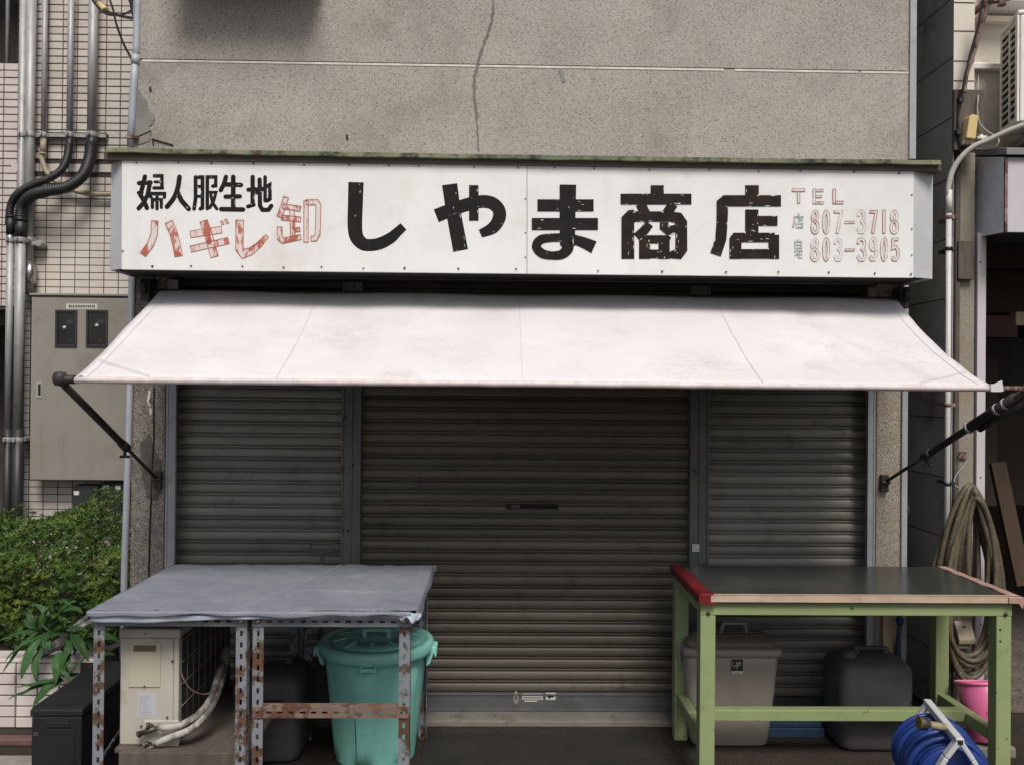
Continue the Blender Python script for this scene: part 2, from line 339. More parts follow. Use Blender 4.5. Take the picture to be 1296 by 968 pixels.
MT['room_floor'] = mat('dusty_floor', (.075,.062,.052), (.13,.11,.093), 6, rough=.9, speck=[(40,(.2,.17,.145),.62,.68),(25,(.03,.025,.02),.62,.7)], grime=((.09,.07,.06),3,.5,.75))
MT['plastic_film'] = mat('dull_green_handle', (.075,.08,.05), (.1,.105,.07), 12, rough=.5)

def paint(name, col, chip, lo, hi, scale, stretch, col2=None):
    """worn sign paint: the sheet shows through where it has flaked"""
    return mat(name, col, col2, 3, rough=.4, grime=None, speck=None) if lo is None else _paint(name, col, chip, lo, hi, scale, stretch, col2)
def _paint(name, col, chip, lo, hi, scale, stretch, col2):
    mt = bpy.data.materials.new(name); mt.use_nodes = True
    nt = mt.node_tree; N = nt.nodes; L = nt.links; b = N['Principled BSDF']
    b.inputs['Roughness'].default_value = .38
    geo = N.new('ShaderNodeNewGeometry'); mp = N.new('ShaderNodeMapping'); mp.inputs['Scale'].default_value = stretch
    L.new(geo.outputs['Position'], mp.inputs['Vector'])
    n = N.new('ShaderNodeTexNoise'); n.inputs['Scale'].default_value = scale; n.inputs['Detail'].default_value = 7; n.inputs['Roughness'].default_value = .68
    L.new(mp.outputs[0], n.inputs['Vector'])
    q = N.new('ShaderNodeMapRange'); q.inputs['From Min'].default_value = lo; q.inputs['From Max'].default_value = hi
    L.new(n.outputs['Fac'], q.inputs['Value'])
    n2 = N.new('ShaderNodeTexNoise'); n2.inputs['Scale'].default_value = 14; L.new(geo.outputs['Position'], n2.inputs['Vector'])
    q2 = N.new('ShaderNodeMapRange'); q2.inputs['From Min'].default_value = .4; q2.inputs['From Max'].default_value = .62
    L.new(n2.outputs['Fac'], q2.inputs['Value'])
    m0 = N.new('ShaderNodeMix'); m0.data_type = 'RGBA'; m0.inputs[6].default_value = (*col, 1); m0.inputs[7].default_value = (*(col2 or col), 1)
    L.new(q2.outputs[0], m0.inputs[0])
    m1 = N.new('ShaderNodeMix'); m1.data_type = 'RGBA'; m1.inputs[7].default_value = (*chip, 1)
    L.new(m0.outputs[2], m1.inputs[6]); L.new(q.outputs[0], m1.inputs[0]); L.new(m1.outputs[2], b.inputs['Base Color'])
    return mt
WH = (.70,.69,.67)
MT['p_black'] = _paint('black_sign_paint', (.011,.010,.010), WH, .70, .72, 34, (1,1,.55), (.016,.013,.012))
MT['p_brown'] = _paint('brown_black_sign_paint', (.013,.011,.010), WH, .68, .71, 30, (.7,1,.7), (.027,.017,.012))
MT['p_red'] = _paint('worn_red_fill', (.42,.095,.055), (.66,.60,.57), .44, .50, 30, (1,1,.35), (.47,.17,.11))
MT['p_redline'] = _paint('worn_red_outline', (.38,.10,.065), (.66,.60,.57), .62, .70, 40, (1,1,1), (.42,.15,.10))
MT['p_pale'] = _paint('faded_red_fill', (.52,.22,.18), (.69,.66,.64), .32, .42, 30, (1,1,.5), (.62,.45,.41))
MT['p_paleline'] = _paint('faded_red_outline', (.36,.15,.125), (.66,.62,.60), .50, .60, 30, (1,1,1), (.43,.24,.21))
MT['p_ghost'] = _paint('ghost_fill', (.66,.60,.57), (.71,.69,.67), .40, .55, 30, (1,1,.5), (.68,.64,.62))
MT['p_ghostline'] = _paint('ghost_outline', (.40,.29,.27), (.69,.67,.65), .43, .54, 24, (1,1,1), (.46,.38,.36))
MT['p_grey'] = _paint('faded_green_grey_paint', (.26,.32,.32), (.6,.61,.6), .5, .64, 40, (1,1,1), (.33,.38,.38))

MT['stucco_right'] = mat('tan_pebble_render', (.25,.215,.168), (.32,.28,.222), 4, rough=.92, bump=.7, bscale=160,
    speck=[(190,(.42,.375,.31),.54,.64),(230,(.085,.072,.057),.56,.64)], grime=((.12,.1,.08),3,.58,.85))
MT['guard'] = mat('dull_guard_wire', (.13,.12,.10), (.18,.165,.14), 20, rough=.7)
MT['dull_wire'] = mat('dull_wire', (.22,.22,.21), rough=.5, metal=.5)
for k_ in ('p_black', 'p_brown'): 
    b_ = MT[k_].node_tree.nodes['Principled BSDF']; b_.inputs['Specular IOR Level'].default_value = .15; b_.inputs['Roughness'].default_value = .6
MT['stain'+'_dark'] = mat('damp_stained_render', (.075,.068,.06), (.13,.12,.105), 25, rough=.95, bump=.6, bscale=160)
# ================================================================== SETTING
gmb = MB(); gmb.add([(-40,-40,0),(40,-40,0),(40,60,0),(-40,60,0)], [(0,1,2,3)])
struct(obj('ground', gmb, MT['asphalt'], loc=(0,0,0)))
pv = MB(); pv.box(-6, -4, -.05, -1.80, 3.70, .004)
struct(obj('pavement', pv, MT['pave']))

YW = 4.05        # face of the shop front
YS = 4.15        # face of the shutters
XL, XR = UX(167, YW, 150), UX(1150, YW, 150)
# ================================================================== SHOP BUILDING
shop = thing('shop_building', ((XL+XR)/2, 5.5, 0), 'grey pebble rendered shop building above and around the three rolling shutters', 'building')
ZL = 2.075
zj = UZ(84.5, YW)
w = MB(); w.box(XL, YW, ZL, XR, 7.5, 6.2); obj('wall', w, MT['stucco'], shop)
w = MB(); w.box(XL, YW+.24, 0, XL+.1, 7.5, ZL-.002); w.box(XR-.14, YW+.24, 0, XR-.04, 7.5, ZL-.002); obj('side_wall', w, MT['stucco_low'], shop)
xp1, xp2 = UX(165.5, YW), UX(208, YW); xq1, xq2 = UX(1109, YW), UX(1140, YW)
for a, b, mm in ((xp1, xp2, 'stucco_low'), (xq1, xq2, 'stucco_right')):
    p = MB(); p.box(a, YW, 0, b, YW+.235, ZL-.003); obj('pillar', p, MT[mm], shop, bevel=.006)
# joint strip, broken in places
j = MB()
for a, b in ((180, 452), (452.6, 603), (607, 916), (930, 1086), (1090, 1150)):
    j.box(UX(a, YW, 85), YW-.0022, zj-.0052, UX(b, YW, 85), YW+.002, zj+.0046)
obj('joint_strip', j, MT['sealant'], shop)
j = MB(); j.box(XL+.03, YW-.0012, zj+.0047, XR-.01, YW+.002, zj+.0090); obj('joint_groove', j, MT['dark_gap'], shop)
# repaired crack: raised ribbon of mortar with ragged edges
cp = spline([(625,-6),(624,14),(622,30),(614,50),(606,72),(602,90),(600,104),(601,125),(604,150),(605,172),(605.5,196)], 9)  \
     if False else [(625,-6),(624,14),(622.5,28),(617,44),(611,60),(606,74),(604,84),(601,96),(600,106),(600.5,122),(603,142),(604.5,165),(605.5,196)]
c = MB(); vs = []; pts = []
for i in range(len(cp)-1):
    for k in range(7):
        t = k/7; pts.append((cp[i][0]*(1-t)+cp[i+1][0]*t, cp[i][1]*(1-t)+cp[i+1][1]*t))
for i, (px, py) in enumerate(pts):
    wd = (3.0 if 8 < py < 150 else 1.5)*(.7+.6*random.random()); ww = random.uniform(-.7, .7)
    a = U(px-wd/2*1.1+ww, py, YW); b = U(px+wd/2*1.1+ww, py, YW)
    vs += [a+Vector((0,.002,0)), a+Vector((0,-.003,0)), b+Vector((0,-.003,0)), b+Vector((0,.002,0))]
n = len(pts)
c.add(vs, [(i*4+k, i*4+k+1, i*4+k+5, i*4+k+4) for i in range(n-1) for k in range(3)])
obj('crack_repair', c, MT['crack'], shop)
# broken-away corner filled with grey mortar
def patch(poly, name, m, proud, par):
    out = []
    for i in range(len(poly)):
        a, b = poly[i], poly[(i+1) % len(poly)]
        for k in range(4):
            t = k/4; jx = 0 if k == 0 else random.uniform(-1.2, 1.2)
            out.append((a[0]*(1-t)+b[0]*t+jx, a[1]*(1-t)+b[1]*t+jx*.6))
    P = [U(px, py, YW) for px, py in out]; q = MB()
    q.prism([(v.x, v.z) for v in P], 'y', YW-proud, YW+.004); return obj(name, q, m, par)
patch([(168,110),(176,113),(179,121),(186,127),(189,140),(196,147),(194,155),(189,160),(192,170),(190,177),(182,182),(168,184)], 'mortar_patch', MT['mortar_patch'], .004, shop)
ck = MB()
for P in ([(170,175),(182,170),(191,166)], [(192,176),(205,180),(219,184)], [(193,177),(194,184)], [(166,173),(170,176)]):
    ck.tube([U(x, y, YW-.004) for x, y in P], .003, 5)
for px, py in ((190,113),(439,174)): ck.tube([U(px, py-3, YW-.001), U(px+.5, py+3, YW-.001)], .005, 5)
obj('crack', ck, MT['dark_gap'], shop)
# green smear of paint on the render
ps = MB(); ps.prism([(U(x,y,YW).x, U(x,y,YW).z) for x, y in ((707,87),(712,87),(716,104),(711,105))], 'y', YW-.0025, YW+.001)
obj('paint_smear', ps, mat('green_smear', (.17,.25,.215), (.24,.26,.225), 60, rough=.9, bump=.6), shop)
# right corner flashing and the trims of the pillars
t = MB(); t.box(XR, YW-.012, UZ(202, YW, 1150), XR+.03, 7.5, 6.2); obj('corner_trim', t, MT['trim'], shop)
t = MB(); t.box(xq2, YW-.012, 0, xq2+.028, YW+.3, ZL-.01); obj('corner_trim', t, MT['trim_low'], shop, bevel=.004)
YR = YW+.012                 # face of the outer guide rails
xa, xb = xp2, UX(222, YR); xc, xd = UX(1097.5, YR), xq1
for a, b in ((xa, xb), (xc, xd)):
    t = MB(); t.box(a+.001, YR, .031, b, YR+.018, ZL-.02); t.box(a+.001, YR-.004, .031, a+.012, YR+.01, ZL-.02)
    t.box(b-.009, YR-.004, .031, b+.001, YR+.01, ZL-.02); obj('shutter_rail', t, MT['trim_low'], shop, bevel=.002)
t = MB(); t.box(xa+.014, YR-.0015, UZ(630, YR), xb-.010, YR+.004, UZ(614, YR)); obj('pale_tape', t, MT['tape'], shop)
# left pillar: vertical crack, stain plate where the arm is fixed, flaked paint
t = MB(); t.tube([U(x, y, YW-.001) for x, y in ((195,490),(194.5,530),(195,552),(193,590),(192,620),(190,660),(188,740),(187,860))], .0045, 5)
obj('crack', t, MT['dark_gap'], shop)
t = MB()
for P in ([(188,494),(191,494),(190,503),(188,508),(191,514),(189,514),(186,507)], [(189,517),(192,516),(192,523),(190,526)]):
    t.prism([(U(x,y,YW).x, U(x,y,YW).z) for x, y in P], 'y', YW-.002, YW+.001)
obj('paint_flake', t, MT['white_paint'], shop)
patch([(178,560),(190,548),(196,570),(204,584),(205,622),(198,634),(186,630),(180,600)], 'stain', MT['stain_dark'], .0012, shop); t = MB(); t.box(UX(190,YW), YW-.004, UZ(629,YW), UX(203,YW), YW+.002, UZ(584,YW)); obj('fixing_plate', t, MT['stain_dark'], shop, bevel=.002)
t = MB(); t.box(xp2+.002, 4.02, 0, xq1-.002, YS+.4, .03); obj('sill', t, MT['sill'], shop, bevel=.006)
t = MB(); t.box(xp2+.002, YS-.02, UZ(366, YS), xq1-.002, YS+.3, ZL+.01)
for z in (UZ(358,YS), UZ(363,YS)): t.box(xp2+.002, YS-.026, z, xq1-.002, YS-.018, z+.006)
obj('shutter_housing', t, MT['soffit'], shop)
# unseen glazed bay above the view, added to shade the wall below
t = MB(); x0, x1 = UX(232, YW, 10), UX(412, YW, 10)
t.box(x0, YW-.25, UZ(-14, YW), x1, YW-.001, 4.6); obj('shade_bay', t, MT['wood_dark'], shop, bevel=.01)
t = MB(); t.box(x0+.08, YW-.255, 3.6, x1-.08, YW-.248, 4.4); obj('shade_bay_glass', t, MT['glass_dark'], shop)

# ================================================================== ROLLING SHUTTERS
PIT = .0565
def slat_profile(x0, x1, tilt=0):
    pr = [(-.0005,.016),(.0002,.003),(.002,-.001),(.010,-.0045),(.020,-.0058),(.030,-.0042),(.0365,-.0005),(.0378,.003),(.0382,.014),(.0425,.014),(.0429,.0045),(.0445,.003),(.0485,.0032),(.0500,.0050),(.0504,.015),(.0561,.016)]
    q = MB(); vs = []
    for z, y in pr: vs += [(x0, YS+.01+y, z), (x1, YS+.01+y, z)]
    q.add(vs, [(2*i, 2*i+1, 2*i+3, 2*i+2) for i in range(len(pr)-1)]); return q   # one bent sheet
def shutter(x0, x1, label, m, bar_h):
    r = thing('rolling_shutter', ((x0+x1)/2, YS, .03), label, 'shutter', 'rolling shutters across the shop front')
    zb = .03+bar_h; n = int((2.07-zb)/PIT)
    first = None
    for i in range(n):
        if first is None:
            first = obj('slat', slat_profile(x0, x1), m, r)
            o = first
        else:
            o = first.copy(); COL.objects.link(o); o.parent = r
        o.location = (0, random.uniform(-.0012,.0012), zb+i*PIT)
        o.rotation_euler = (random.uniform(-.03,.03), random.uniform(-.0009,.0009), 0)
    b = MB(); b.box(x0, YS-.012, .031, x1, YS+.02, zb-.004); b.box(x0, YS-.018, .031, x1, YS-.0125, .045); b.box(x0, YS-.016, zb-.012, x1, YS-.0122, zb-.004)
    obj('bottom_bar', b, MT['shutter_bar'], r, bevel=.002)
    return r
xs = [xp2+.003, UX(432,YS,600), UX(456,YS,600), UX(874,YS,600), UX(897,YS,600), xq1-.003]
s1 = shutter(xs[0], xs[1], 'left hand narrow grey rolling shutter behind the cloth covered table', MT['shutter_side'], .07)
s2 = shutter(xs[2], xs[3], 'wide dark central rolling shutter with a black slot and key plate', MT['shutter'], .088)
s3 = shutter(xs[4], xs[5], 'right hand narrow grey rolling shutter behind the green table', MT['shutter_side'], .07)
def flat(px0, py0, px1, py1, Y, t=.002):
    a = U(px0, py0, Y); b = U(px1, py1, Y); q = MB(); q.box(min(a.x,b.x), Y-t, min(a.z,b.z), max(a.x,b.x), Y, max(a.z,b.z)); return q
q = MB(); a = U(641, 640, YS); b = U(706, 640, YS)
q.box(a.x-.004, YS-.004, a.z-.016, b.x+.004, YS+.006, a.z+.016); obj('slot_surround', q, MT['shutter'], s2, bevel=.003)
q = MB(); q.box(a.x, YS-.006, a.z-.0115, b.x, YS-.0035, a.z+.0115); obj('slot', q, MT['dark_gap'], s2, bevel=.004)
q = MB(); q.box(a.x+.022, YS-.010, a.z-.006, a.x+.065, YS-.0055, a.z+.006); obj('slot_flap', q, MT['shutter_bar'], s2, bevel=.002)
yb = YS-.012
kp = MB(); c0 = U(653, 882, yb); kp.prism([(c0.x+.015*math.cos(i*math.pi/8)*(.85), c0.z+.032*math.sin(i*math.pi/8)) for i in range(16)], 'y', yb-.004, yb)
kpo = obj('key_plate', kp, MT['shutter_side'], s2); kh = MB(); kh.box(c0.x-.003, yb-.0055, c0.z-.008, c0.x+.003, yb-.0038, c0.z+.008); obj('keyhole', kh, MT['dark_gap'], kpo)
st = obj('sticker', flat(661, 877, 687, 885, yb, .001), MT['paper_white'], s2)
q = MB()
for row, (y0, y1) in enumerate(((878.2,880.2),(881.4,882.6),(883.3,884.3))):
    x = 662.3
    while x < 685.5:
        wd = random.uniform(.8, 2.0); aa = U(x, y0, yb-.0012); bb = U(min(x+wd,686), y1, yb-.0012); q.box(aa.x, yb-.0014, bb.z, bb.x, yb-.0009, aa.z); x += wd+.6
obj('print_marks', q, MT['ink'], st)
obj('sticker', flat(664, 886, 680, 887.4, yb, .001), MT['paper_white'], s2)
st = obj('sticker', flat(691, 876, 703, 885, yb, .001), MT['paper_white'], s2)
q = MB(); P = [(692,880.6),(696,877),(697,879.2),(700,879.2),(702,880.6),(700,882),(697,882),(696,884.4)]
q.prism([(U(x,y,yb).x, U(x,y,yb).z) for x, y in P], 'y', yb-.0014, yb-.0009); obj('arrow_mark', q, MT['ink'], st)
# scribbled marks at the left end of the bar
q = MB()
for k in range(16):
    x = 541+k*1.15; y = 874+random.uniform(-1,1)+(6 if k % 2 else 0)
    q.tube([U(x, y, yb-.0005), U(x+1.0, y+random.uniform(-2,2), yb-.0005)], .0012, 4)
obj('scribble', q, MT['ink'], s2)
# posts
def post(pxa, pxb, label):
    x0, x1 = UX(pxa, YS-.05, 600), UX(pxb, YS-.05, 600); r = thing('shutter_post', ((x0+x1)/2, YS, .03), label, 'post', 'steel posts between the shutters')
    p = MB(); p.box(x0, YS-.035, .031, x1, YS+.03, 2.06)
    d = x1-x0
    for f in (.0, .46, .90): p.box(x0+d*f, YS-.043, .031, x0+d*(f+.10), YS-.0345, 2.06)
    obj('channel', p, MT['post'], r, bevel=.002); return r, x0, x1
pl, _, _ = post(431.5, 456, 'grey steel post between the left and the central shutter')
pr_, x0, x1 = post(874, 898.5, 'rust speckled grey steel post between the central and right shutter')
q = flat(876, 688, 885, 698, YS-.044, .001); obj('sticker', q, MT['paper_white'], pr_)
for px, py in ((434.5,671),(440.5,671),(447,588)):
    q = MB(); c0 = U(px,py,YS-.035); q.prism([(c0.x+.004*math.cos(i*math.pi/3), c0.z+.006*math.sin(i*math.pi/3)) for i in range(6)], 'y', YS-.0455, YS-.034)
    obj('bolt_hole', q, MT['dark_gap'], pl)

# ================================================================== SHOP SIGN
YP = 3.72
tl, tr, bl, br = U(154.5,203.5,YP), U(1156.5,217,YP), U(154,341,YP), U(1156,351.5,YP)
sign = thing('shop_sign', ((tl.x+br.x)/2, 3.9, bl.z), 'long white hand painted shop sign with black and red lettering under a green cap', 'sign')
mt_, mb_ = U(667,210,YP), U(667,346.5,YP)
mt_.z = tl.z+(tr.z-tl.z)*(mt_.x-tl.x)/(tr.x-tl.x); mb_.z = bl.z+(br.z-bl.z)*(mb_.x-bl.x)/(br.x-bl.x)
def quad_box(P, y0, y1): q = MB(); q.prism([(p.x, p.z) for p in P], 'y', y0, y1); return q
g = Vector((.0012,0,0))
obj('panel', quad_box([bl, mb_-g, mt_-g, tl], YP, YP+.02), MT['sign_white'], sign)
obj('panel', quad_box([mb_+g, br, tr, mt_+g], YP+.0015, YP+.02), MT['sign_white'], sign)
XSL, XSR = -1.665, 1.912
zb_l, zb_r, zt_l, zt_r = bl.z+.002, br.z+.002, tl.z, tr.z
for (xe, xo, zb_, zt_) in ((tl.x, XSL, zb_l, zt_l), (tr.x, XSR, zb_r, zt_r)):
    q = MB(); q.add([(xe,YP+.004,zb_),(xe,YP+.004,zt_+.01),(xo,YP+.055,zt_+.01),(xo,YP+.055,zb_),(xo,YW-.002,zb_),(xo,YW-.002,zt_+.01)], [(0,1,2,3),(3,2,5,4)])
    solidify(obj('side_panel', q, MT['sign_side'], sign), .003)
q = MB(); q.add([(tl.x,YP+.019,zb_l+.012),(tr.x,YP+.019,zb_r+.012),(XSR-.004,YP+.06,zb_r+.012),(XSR-.004,YW-.002,zb_r+.012),(XSL+.004,YW-.002,zb_l+.012),(XSL+.004,YP+.06,zb_l+.012)], [(0,1,2,3,4,5)])
solidify(obj('soffit', q, MT['soffit'], sign), .006)
fl, fr = U(144,192.5,YP-.02), U(1186,206,YP-.02)
q = MB(); q.prism([(XSL-.004, tl.z+.001), (XSR+.004, tr.z+.001), (XSR+.004, fr.z), (XSL-.004, fl.z)], 'y', YP-.012, YW-.003)
obj('fascia', q, MT['fascia'], sign)
YC = YP-.032
cl, crr = U(134,187,YC), U(1191,203,YC)
q = MB(); n = 30; vs = []
for i in range(n+1):
    t = i/n; x = cl.x+(crr.x-cl.x)*t; z = cl.z+(crr.z-cl.z)*t - .008*math.sin(math.pi*t)*.5 + random.uniform(-.0012,.0012)
    vs += [(x,YC,z-.017+random.uniform(-.0015,.0015)),(x,YC+random.uniform(-.001,.001),z),(x,YW-.001,z+.03),(x,YW-.001,z-.018)]
q.add(vs, [(i*4+k, i*4+(k+1) % 4, i*4+4+(k+1) % 4, i*4+4+k) for i in range(n) for k in range(4)]+[(0,1,2,3),(n*4+3,n*4+2,n*4+1,n*4)])
obj('cap', q, MT['cap_green'], sign)
# screws with rust bleeding round them
q = MB(); q2 = MB()
def lerp(a, b, t): return a+(b-a)*t
def screw(px, py, big=1.0, bleed=False):
    c0 = U(px, py, YP); n = 6; r = .0042*big
    q.prism([(c0.x+r*math.cos(i*math.pi/3), c0.z+r*math.sin(i*math.pi/3)) for i in range(n)], 'y', YP-.003, YP+.001)
    if bleed:
        for k in range(3):
            xx = c0.x+random.uniform(-.005,.005); h = random.uniform(.004,.010)
            q2.add([(xx-.003,YP-.0006-.0001*k,c0.z),(xx+.003,YP-.0006-.0001*k,c0.z),(xx+.0014,YP-.0006-.0001*k,c0.z-h),(xx-.001,YP-.0006-.0001*k,c0.z-h)], [(0,1,2,3)])
for px in (173,226,268,321,385,442,492,530,600,656,702,752,822,898,960,1013,1081,1138): screw(px, lerp(205.5,219,(px-154)/1002)+random.uniform(-.5,.8), random.uniform(.75,1.05))
for px in (193,242,307,359,407,460,512,580,653,757,838,919,985,1049,1107,1153): screw(px, lerp(336.5,347,(px-154)/1002)+random.uniform(-1,.5), random.uniform(.8,1.25), random.random() < .6)
for py in (252,295,326): screw(665, py, .7)
for py in (247,290,323): screw(1154, py, .7)
for py in (318,): screw(155.5, py, .9)
obj('screw_heads', q, MT['screw'], sign, stuff=True)
obj('rust_bleed', q2, MT['stain'], sign, stuff=True)

# ---- lettering: flat paint laid a fraction of a millimetre proud of the sheet
LAYER = [0]
def outline_pts(P, wd, closed=False):
    """left and right offsets of a polyline with mitred joints"""
    n = len(P); Lf, Rt = [], []
    for i in range(n):
        ds = []
        if i > 0 or closed: a = P[i]-P[i-1]; ds.append(a.normalized())
        if i < n-1 or closed: a = P[(i+1) % n]-P[i]; ds.append(a.normalized())
        if len(ds) == 1: nn = Vector((-ds[0].y, ds[0].x)); k = 1
        else:
            n1, n2 = Vector((-ds[0].y, ds[0].x)), Vector((-ds[1].y, ds[1].x)); nn = n1+n2
            if nn.length < .1: nn = n1; k = 1
            else: nn.normalize(); k = min(1/max(nn.dot(n1), .3), 1.8)
        w_ = wd[i] if isinstance(wd, (list, tuple)) else wd
        Lf.append(P[i]+nn*(w_/2*k)); Rt.append(P[i]-nn*(w_/2*k))
    return Lf, Rt
def ribbon(q, P, wd, T, closed=False, rnd=False):
    LAYER[0] += 1; y = YP-.0004-.00002*(LAYER[0] % 40)
    P = [Vector(p) for p in P]
    if rnd:       # rounded brush ends
        pass
    Lf, Rt = outline_pts(P, wd, closed); n = len(P)
    def W3(p): px, py = T(p); v = U(px, py, YP); return Vector((v.x, y, v.z))
    vs = [W3(p) for p in Lf]+[W3(p) for p in Rt]
    q.add(vs, [(i, (i+1) % n, n+(i+1) % n, n+i) for i in range(n if closed else n-1)])
    if rnd:
        for e, (p, w_) in enumerate(((P[0], wd if not isinstance(wd,(list,tuple)) else wd[0]), (P[-1], wd if not isinstance(wd,(list,tuple)) else wd[-1]))):
            LAYER[0] += 1; y2 = YP-.0004-.00002*(LAYER[0] % 40)
            ring = [W3(p+Vector((math.cos(a*math.pi/6), math.sin(a*math.pi/6)))*w_/2) for a in range(12)]
            for v in ring: v.y = y2
            q.add(ring, [tuple(range(12))])
        for p in P[1:-1]:
            LAYER[0] += 1; y2 = YP-.0004-.00002*(LAYER[0] % 40); w_ = wd if not isinstance(wd,(list,tuple)) else wd[0]
            ring = [W3(p+Vector((math.cos(a*math.pi/6), math.sin(a*math.pi/6)))*w_/2) for a in range(12)]
            for v in ring: v.y = y2
            q.add(ring, [tuple(range(12))])
def smooth2(P, n=6):
    return [Vector((v.x, v.y)) for v in spline([(p[0], p[1], 0) for p in P], n)]
def widths(P, w): return w
def glyph(strokes, T, m, rnd=False, chips=0):
    q = MB()
    for s in strokes:
        P, wd = s[0], s[1]; sm = len(s) > 2 and s[2]
        if sm:
            n = 7; Q = smooth2(P, n)
            if isinstance(wd, (list, tuple)): wd = [lerp(wd[min(i//n, len(P)-1)], wd[min(i//n+1, len(P)-1)], (i % n)/n) for i in range(len(Q))]
            P = Q
        ribbon(q, P, wd, T, rnd=rnd)
    o = obj('letter', q, m, sign)
    if chips:
        fl_ = MB()
        for s in strokes:
            P = [Vector(p) for p in s[0]]; wd = s[1] if not isinstance(s[1], (list, tuple)) else sum(s[1])/len(s[1])
            if len(s) > 2 and s[2]: P = smooth2(P, 5)
            for i in range(len(P)-1):
                d = P[i+1]-P[i]; L_ = d.length
                if L_ < 1: continue
                d.normalize(); nn = Vector((-d.y, d.x)); k = chips*L_/50*random.uniform(.5,1.4); k = int(k)+(random.random() < k % 1)
                for _ in range(k):
                    side = random.choice((-1,-1,1,1,random.uniform(-.6,.6))); off = side*wd*.5*(random.uniform(.62,.84) if chips < 1 else random.uniform(.74,.99)); t0 = random.uniform(0, .9)*L_; ln = random.choice((4,8,12,18,26,36))*random.uniform(.6,1.2); ln = min(ln, L_-t0)
                    h = random.uniform(1.6, 4.2)
                    a = P[i]+d*t0+nn*off; b = a+d*ln+nn*random.uniform(-1.5,1.5); mid = (a+b)/2+nn*random.uniform(-1,1)
                    vs = []
                    for c in (a, mid+nn*h/2, b, mid-nn*h/2):
                        px, py = T(c); v = U(px, py, YP); vs.append(Vector((v.x, YP-.0016, v.z)))
                    fl_.add(vs, [(0,1,2,3)])
        if fl_.v: obj('paint_chips', fl_, MT['sign_white'], o, stuff=True)
    return o
def hollow(strokes, T, mfill, mline, lw):
    """worn lettering whose outline has outlasted its filling"""
    q = MB(); ln = MB()
    for s in strokes:
        P, wd = s[0], s[1]; sm = len(s) > 2 and s[2]; cl_ = len(s) > 3 and s[3]
        P = smooth2(P, 6) if sm else [Vector(p) for p in P]
        if cl_ and (P[0]-P[-1]).length < 1e-6: P = P[:-1]
        ribbon(q, P, wd, T, closed=cl_)
        Lf, Rt = outline_pts(P, wd, cl_)
        LAYER[0] += 0
        if cl_: ribbon(ln, Lf, lw, T, True); ribbon(ln, Rt, lw, T, True)
        else: ribbon(ln, Lf+Rt[::-1], lw, T, True)
    for v in ln.v: v.y -= .0009
    o = obj('letter', q, mfill, sign); obj('letter_outline', ln, mline, o); return o
TA = lambda p: (p[0]/4.32+130, p[1]/4.32+180)
TB = lambda p: (p[0]/4.32+420, p[1]/4.32+200)
TC = lambda p: (p[0]/3.812+660, p[1]/3.812+200)
TD = lambda p: (p[0]/5.377+980, p[1]/5.377+190)
K = MT['p_black']; KB = MT['p_brown']
g1 = 25
glyph([([(231,190),(218,245),(206,290),(226,322),(242,362)],g1),([(258,225),(246,290),(222,335),(197,364)],g1),([(199,226),(262,222)],g1),([(196,278),(215,278)],20),
       ([(283,186),(324,186),(324,252)],20),([(286,219),(324,219)],16),([(280,252),(328,252)],18),([(262,300),(262,283),(338,283),(338,302)],20),
       ([(272,312),(272,358)],19),([(272,316),(321,316),(321,358)],18),([(297,290),(297,366)],19)], TA, K, True, chips=.35)
glyph([([(420,192),(411,250),(390,305),(352,355)],27,1),([(408,272),(430,320),(470,366)],27)], TA, K, True, chips=.35)
glyph([([(508,193),(508,310),(500,366)],21),([(508,193),(546,193),(546,360),(534,366)],21),([(508,244),(546,244)],17),([(508,298),(546,298)],17),
       ([(572,366),(572,192),(618,192),(618,240),(602,242)],20),([(582,276),(620,276),(608,320),(586,360)],17),([(592,292),(602,335),(624,366)],18)], TA, K, True, chips=.35)
glyph([([(674,192),(664,228),(646,264)],25),([(664,232),(756,236)],25),([(714,192),(714,368)],26),([(672,300),(750,298)],24),([(648,368),(768,370)],25)], TA, K, True, chips=.35)
glyph([([(820,192),(820,344)],24),([(796,262),(846,258)],23),([(794,354),(826,344)],22),([(858,206),(860,350),(874,372),(906,372),(922,350)],24),([(842,278),(914,234),(914,312),(898,322)],22),([(888,192),(888,322)],20)], TA, K, True, chips=.35)
lw = 4.2
R_, RL = MT['p_red'], MT['p_redline']
hollow([([(1003,302),(990,345),(966,410)],28),([(985,352),(1082,366)],27),([(978,414),(1083,424)],27),([(1036,372),(1040,535)],26),([(1046,482),(1078,478)],22),([(968,466),(968,525),(986,541),(1083,520)],27),
        ([(1112,322),(1112,548)],24),([(1112,330),(1170,330),(1180,345),(1176,505),(1162,528),(1140,530)],27)], TA, R_, RL, lw)
hollow([([(286,432),(284,495),(265,560),(222,616)],[34,34,34,46],0)] if False else [([(286,432),(282,505),(262,560),(221,616)],36)], TA, R_, RL, lw)
hollow([([(362,438),(388,500),(404,560),(416,624)],42)], TA, R_, RL, lw)
hollow([([(480,506),(650,480)],36),([(482,586),(688,540)],34),([(552,432),(582,520),(612,628)],42),([(650,434),(658,452)],11),([(672,424),(684,446)],11)], TA, R_, RL, lw)
hollow([([(749,428),(748,560),(764,612),(805,600),(855,565),(896,512)],[42,40,40,40,30,20],0)] if False else [([(749,428),(748,585),(770,612),(810,598),(858,560),(898,514)],[42,40,44,38,30,20])], TA, R_, RL, lw)
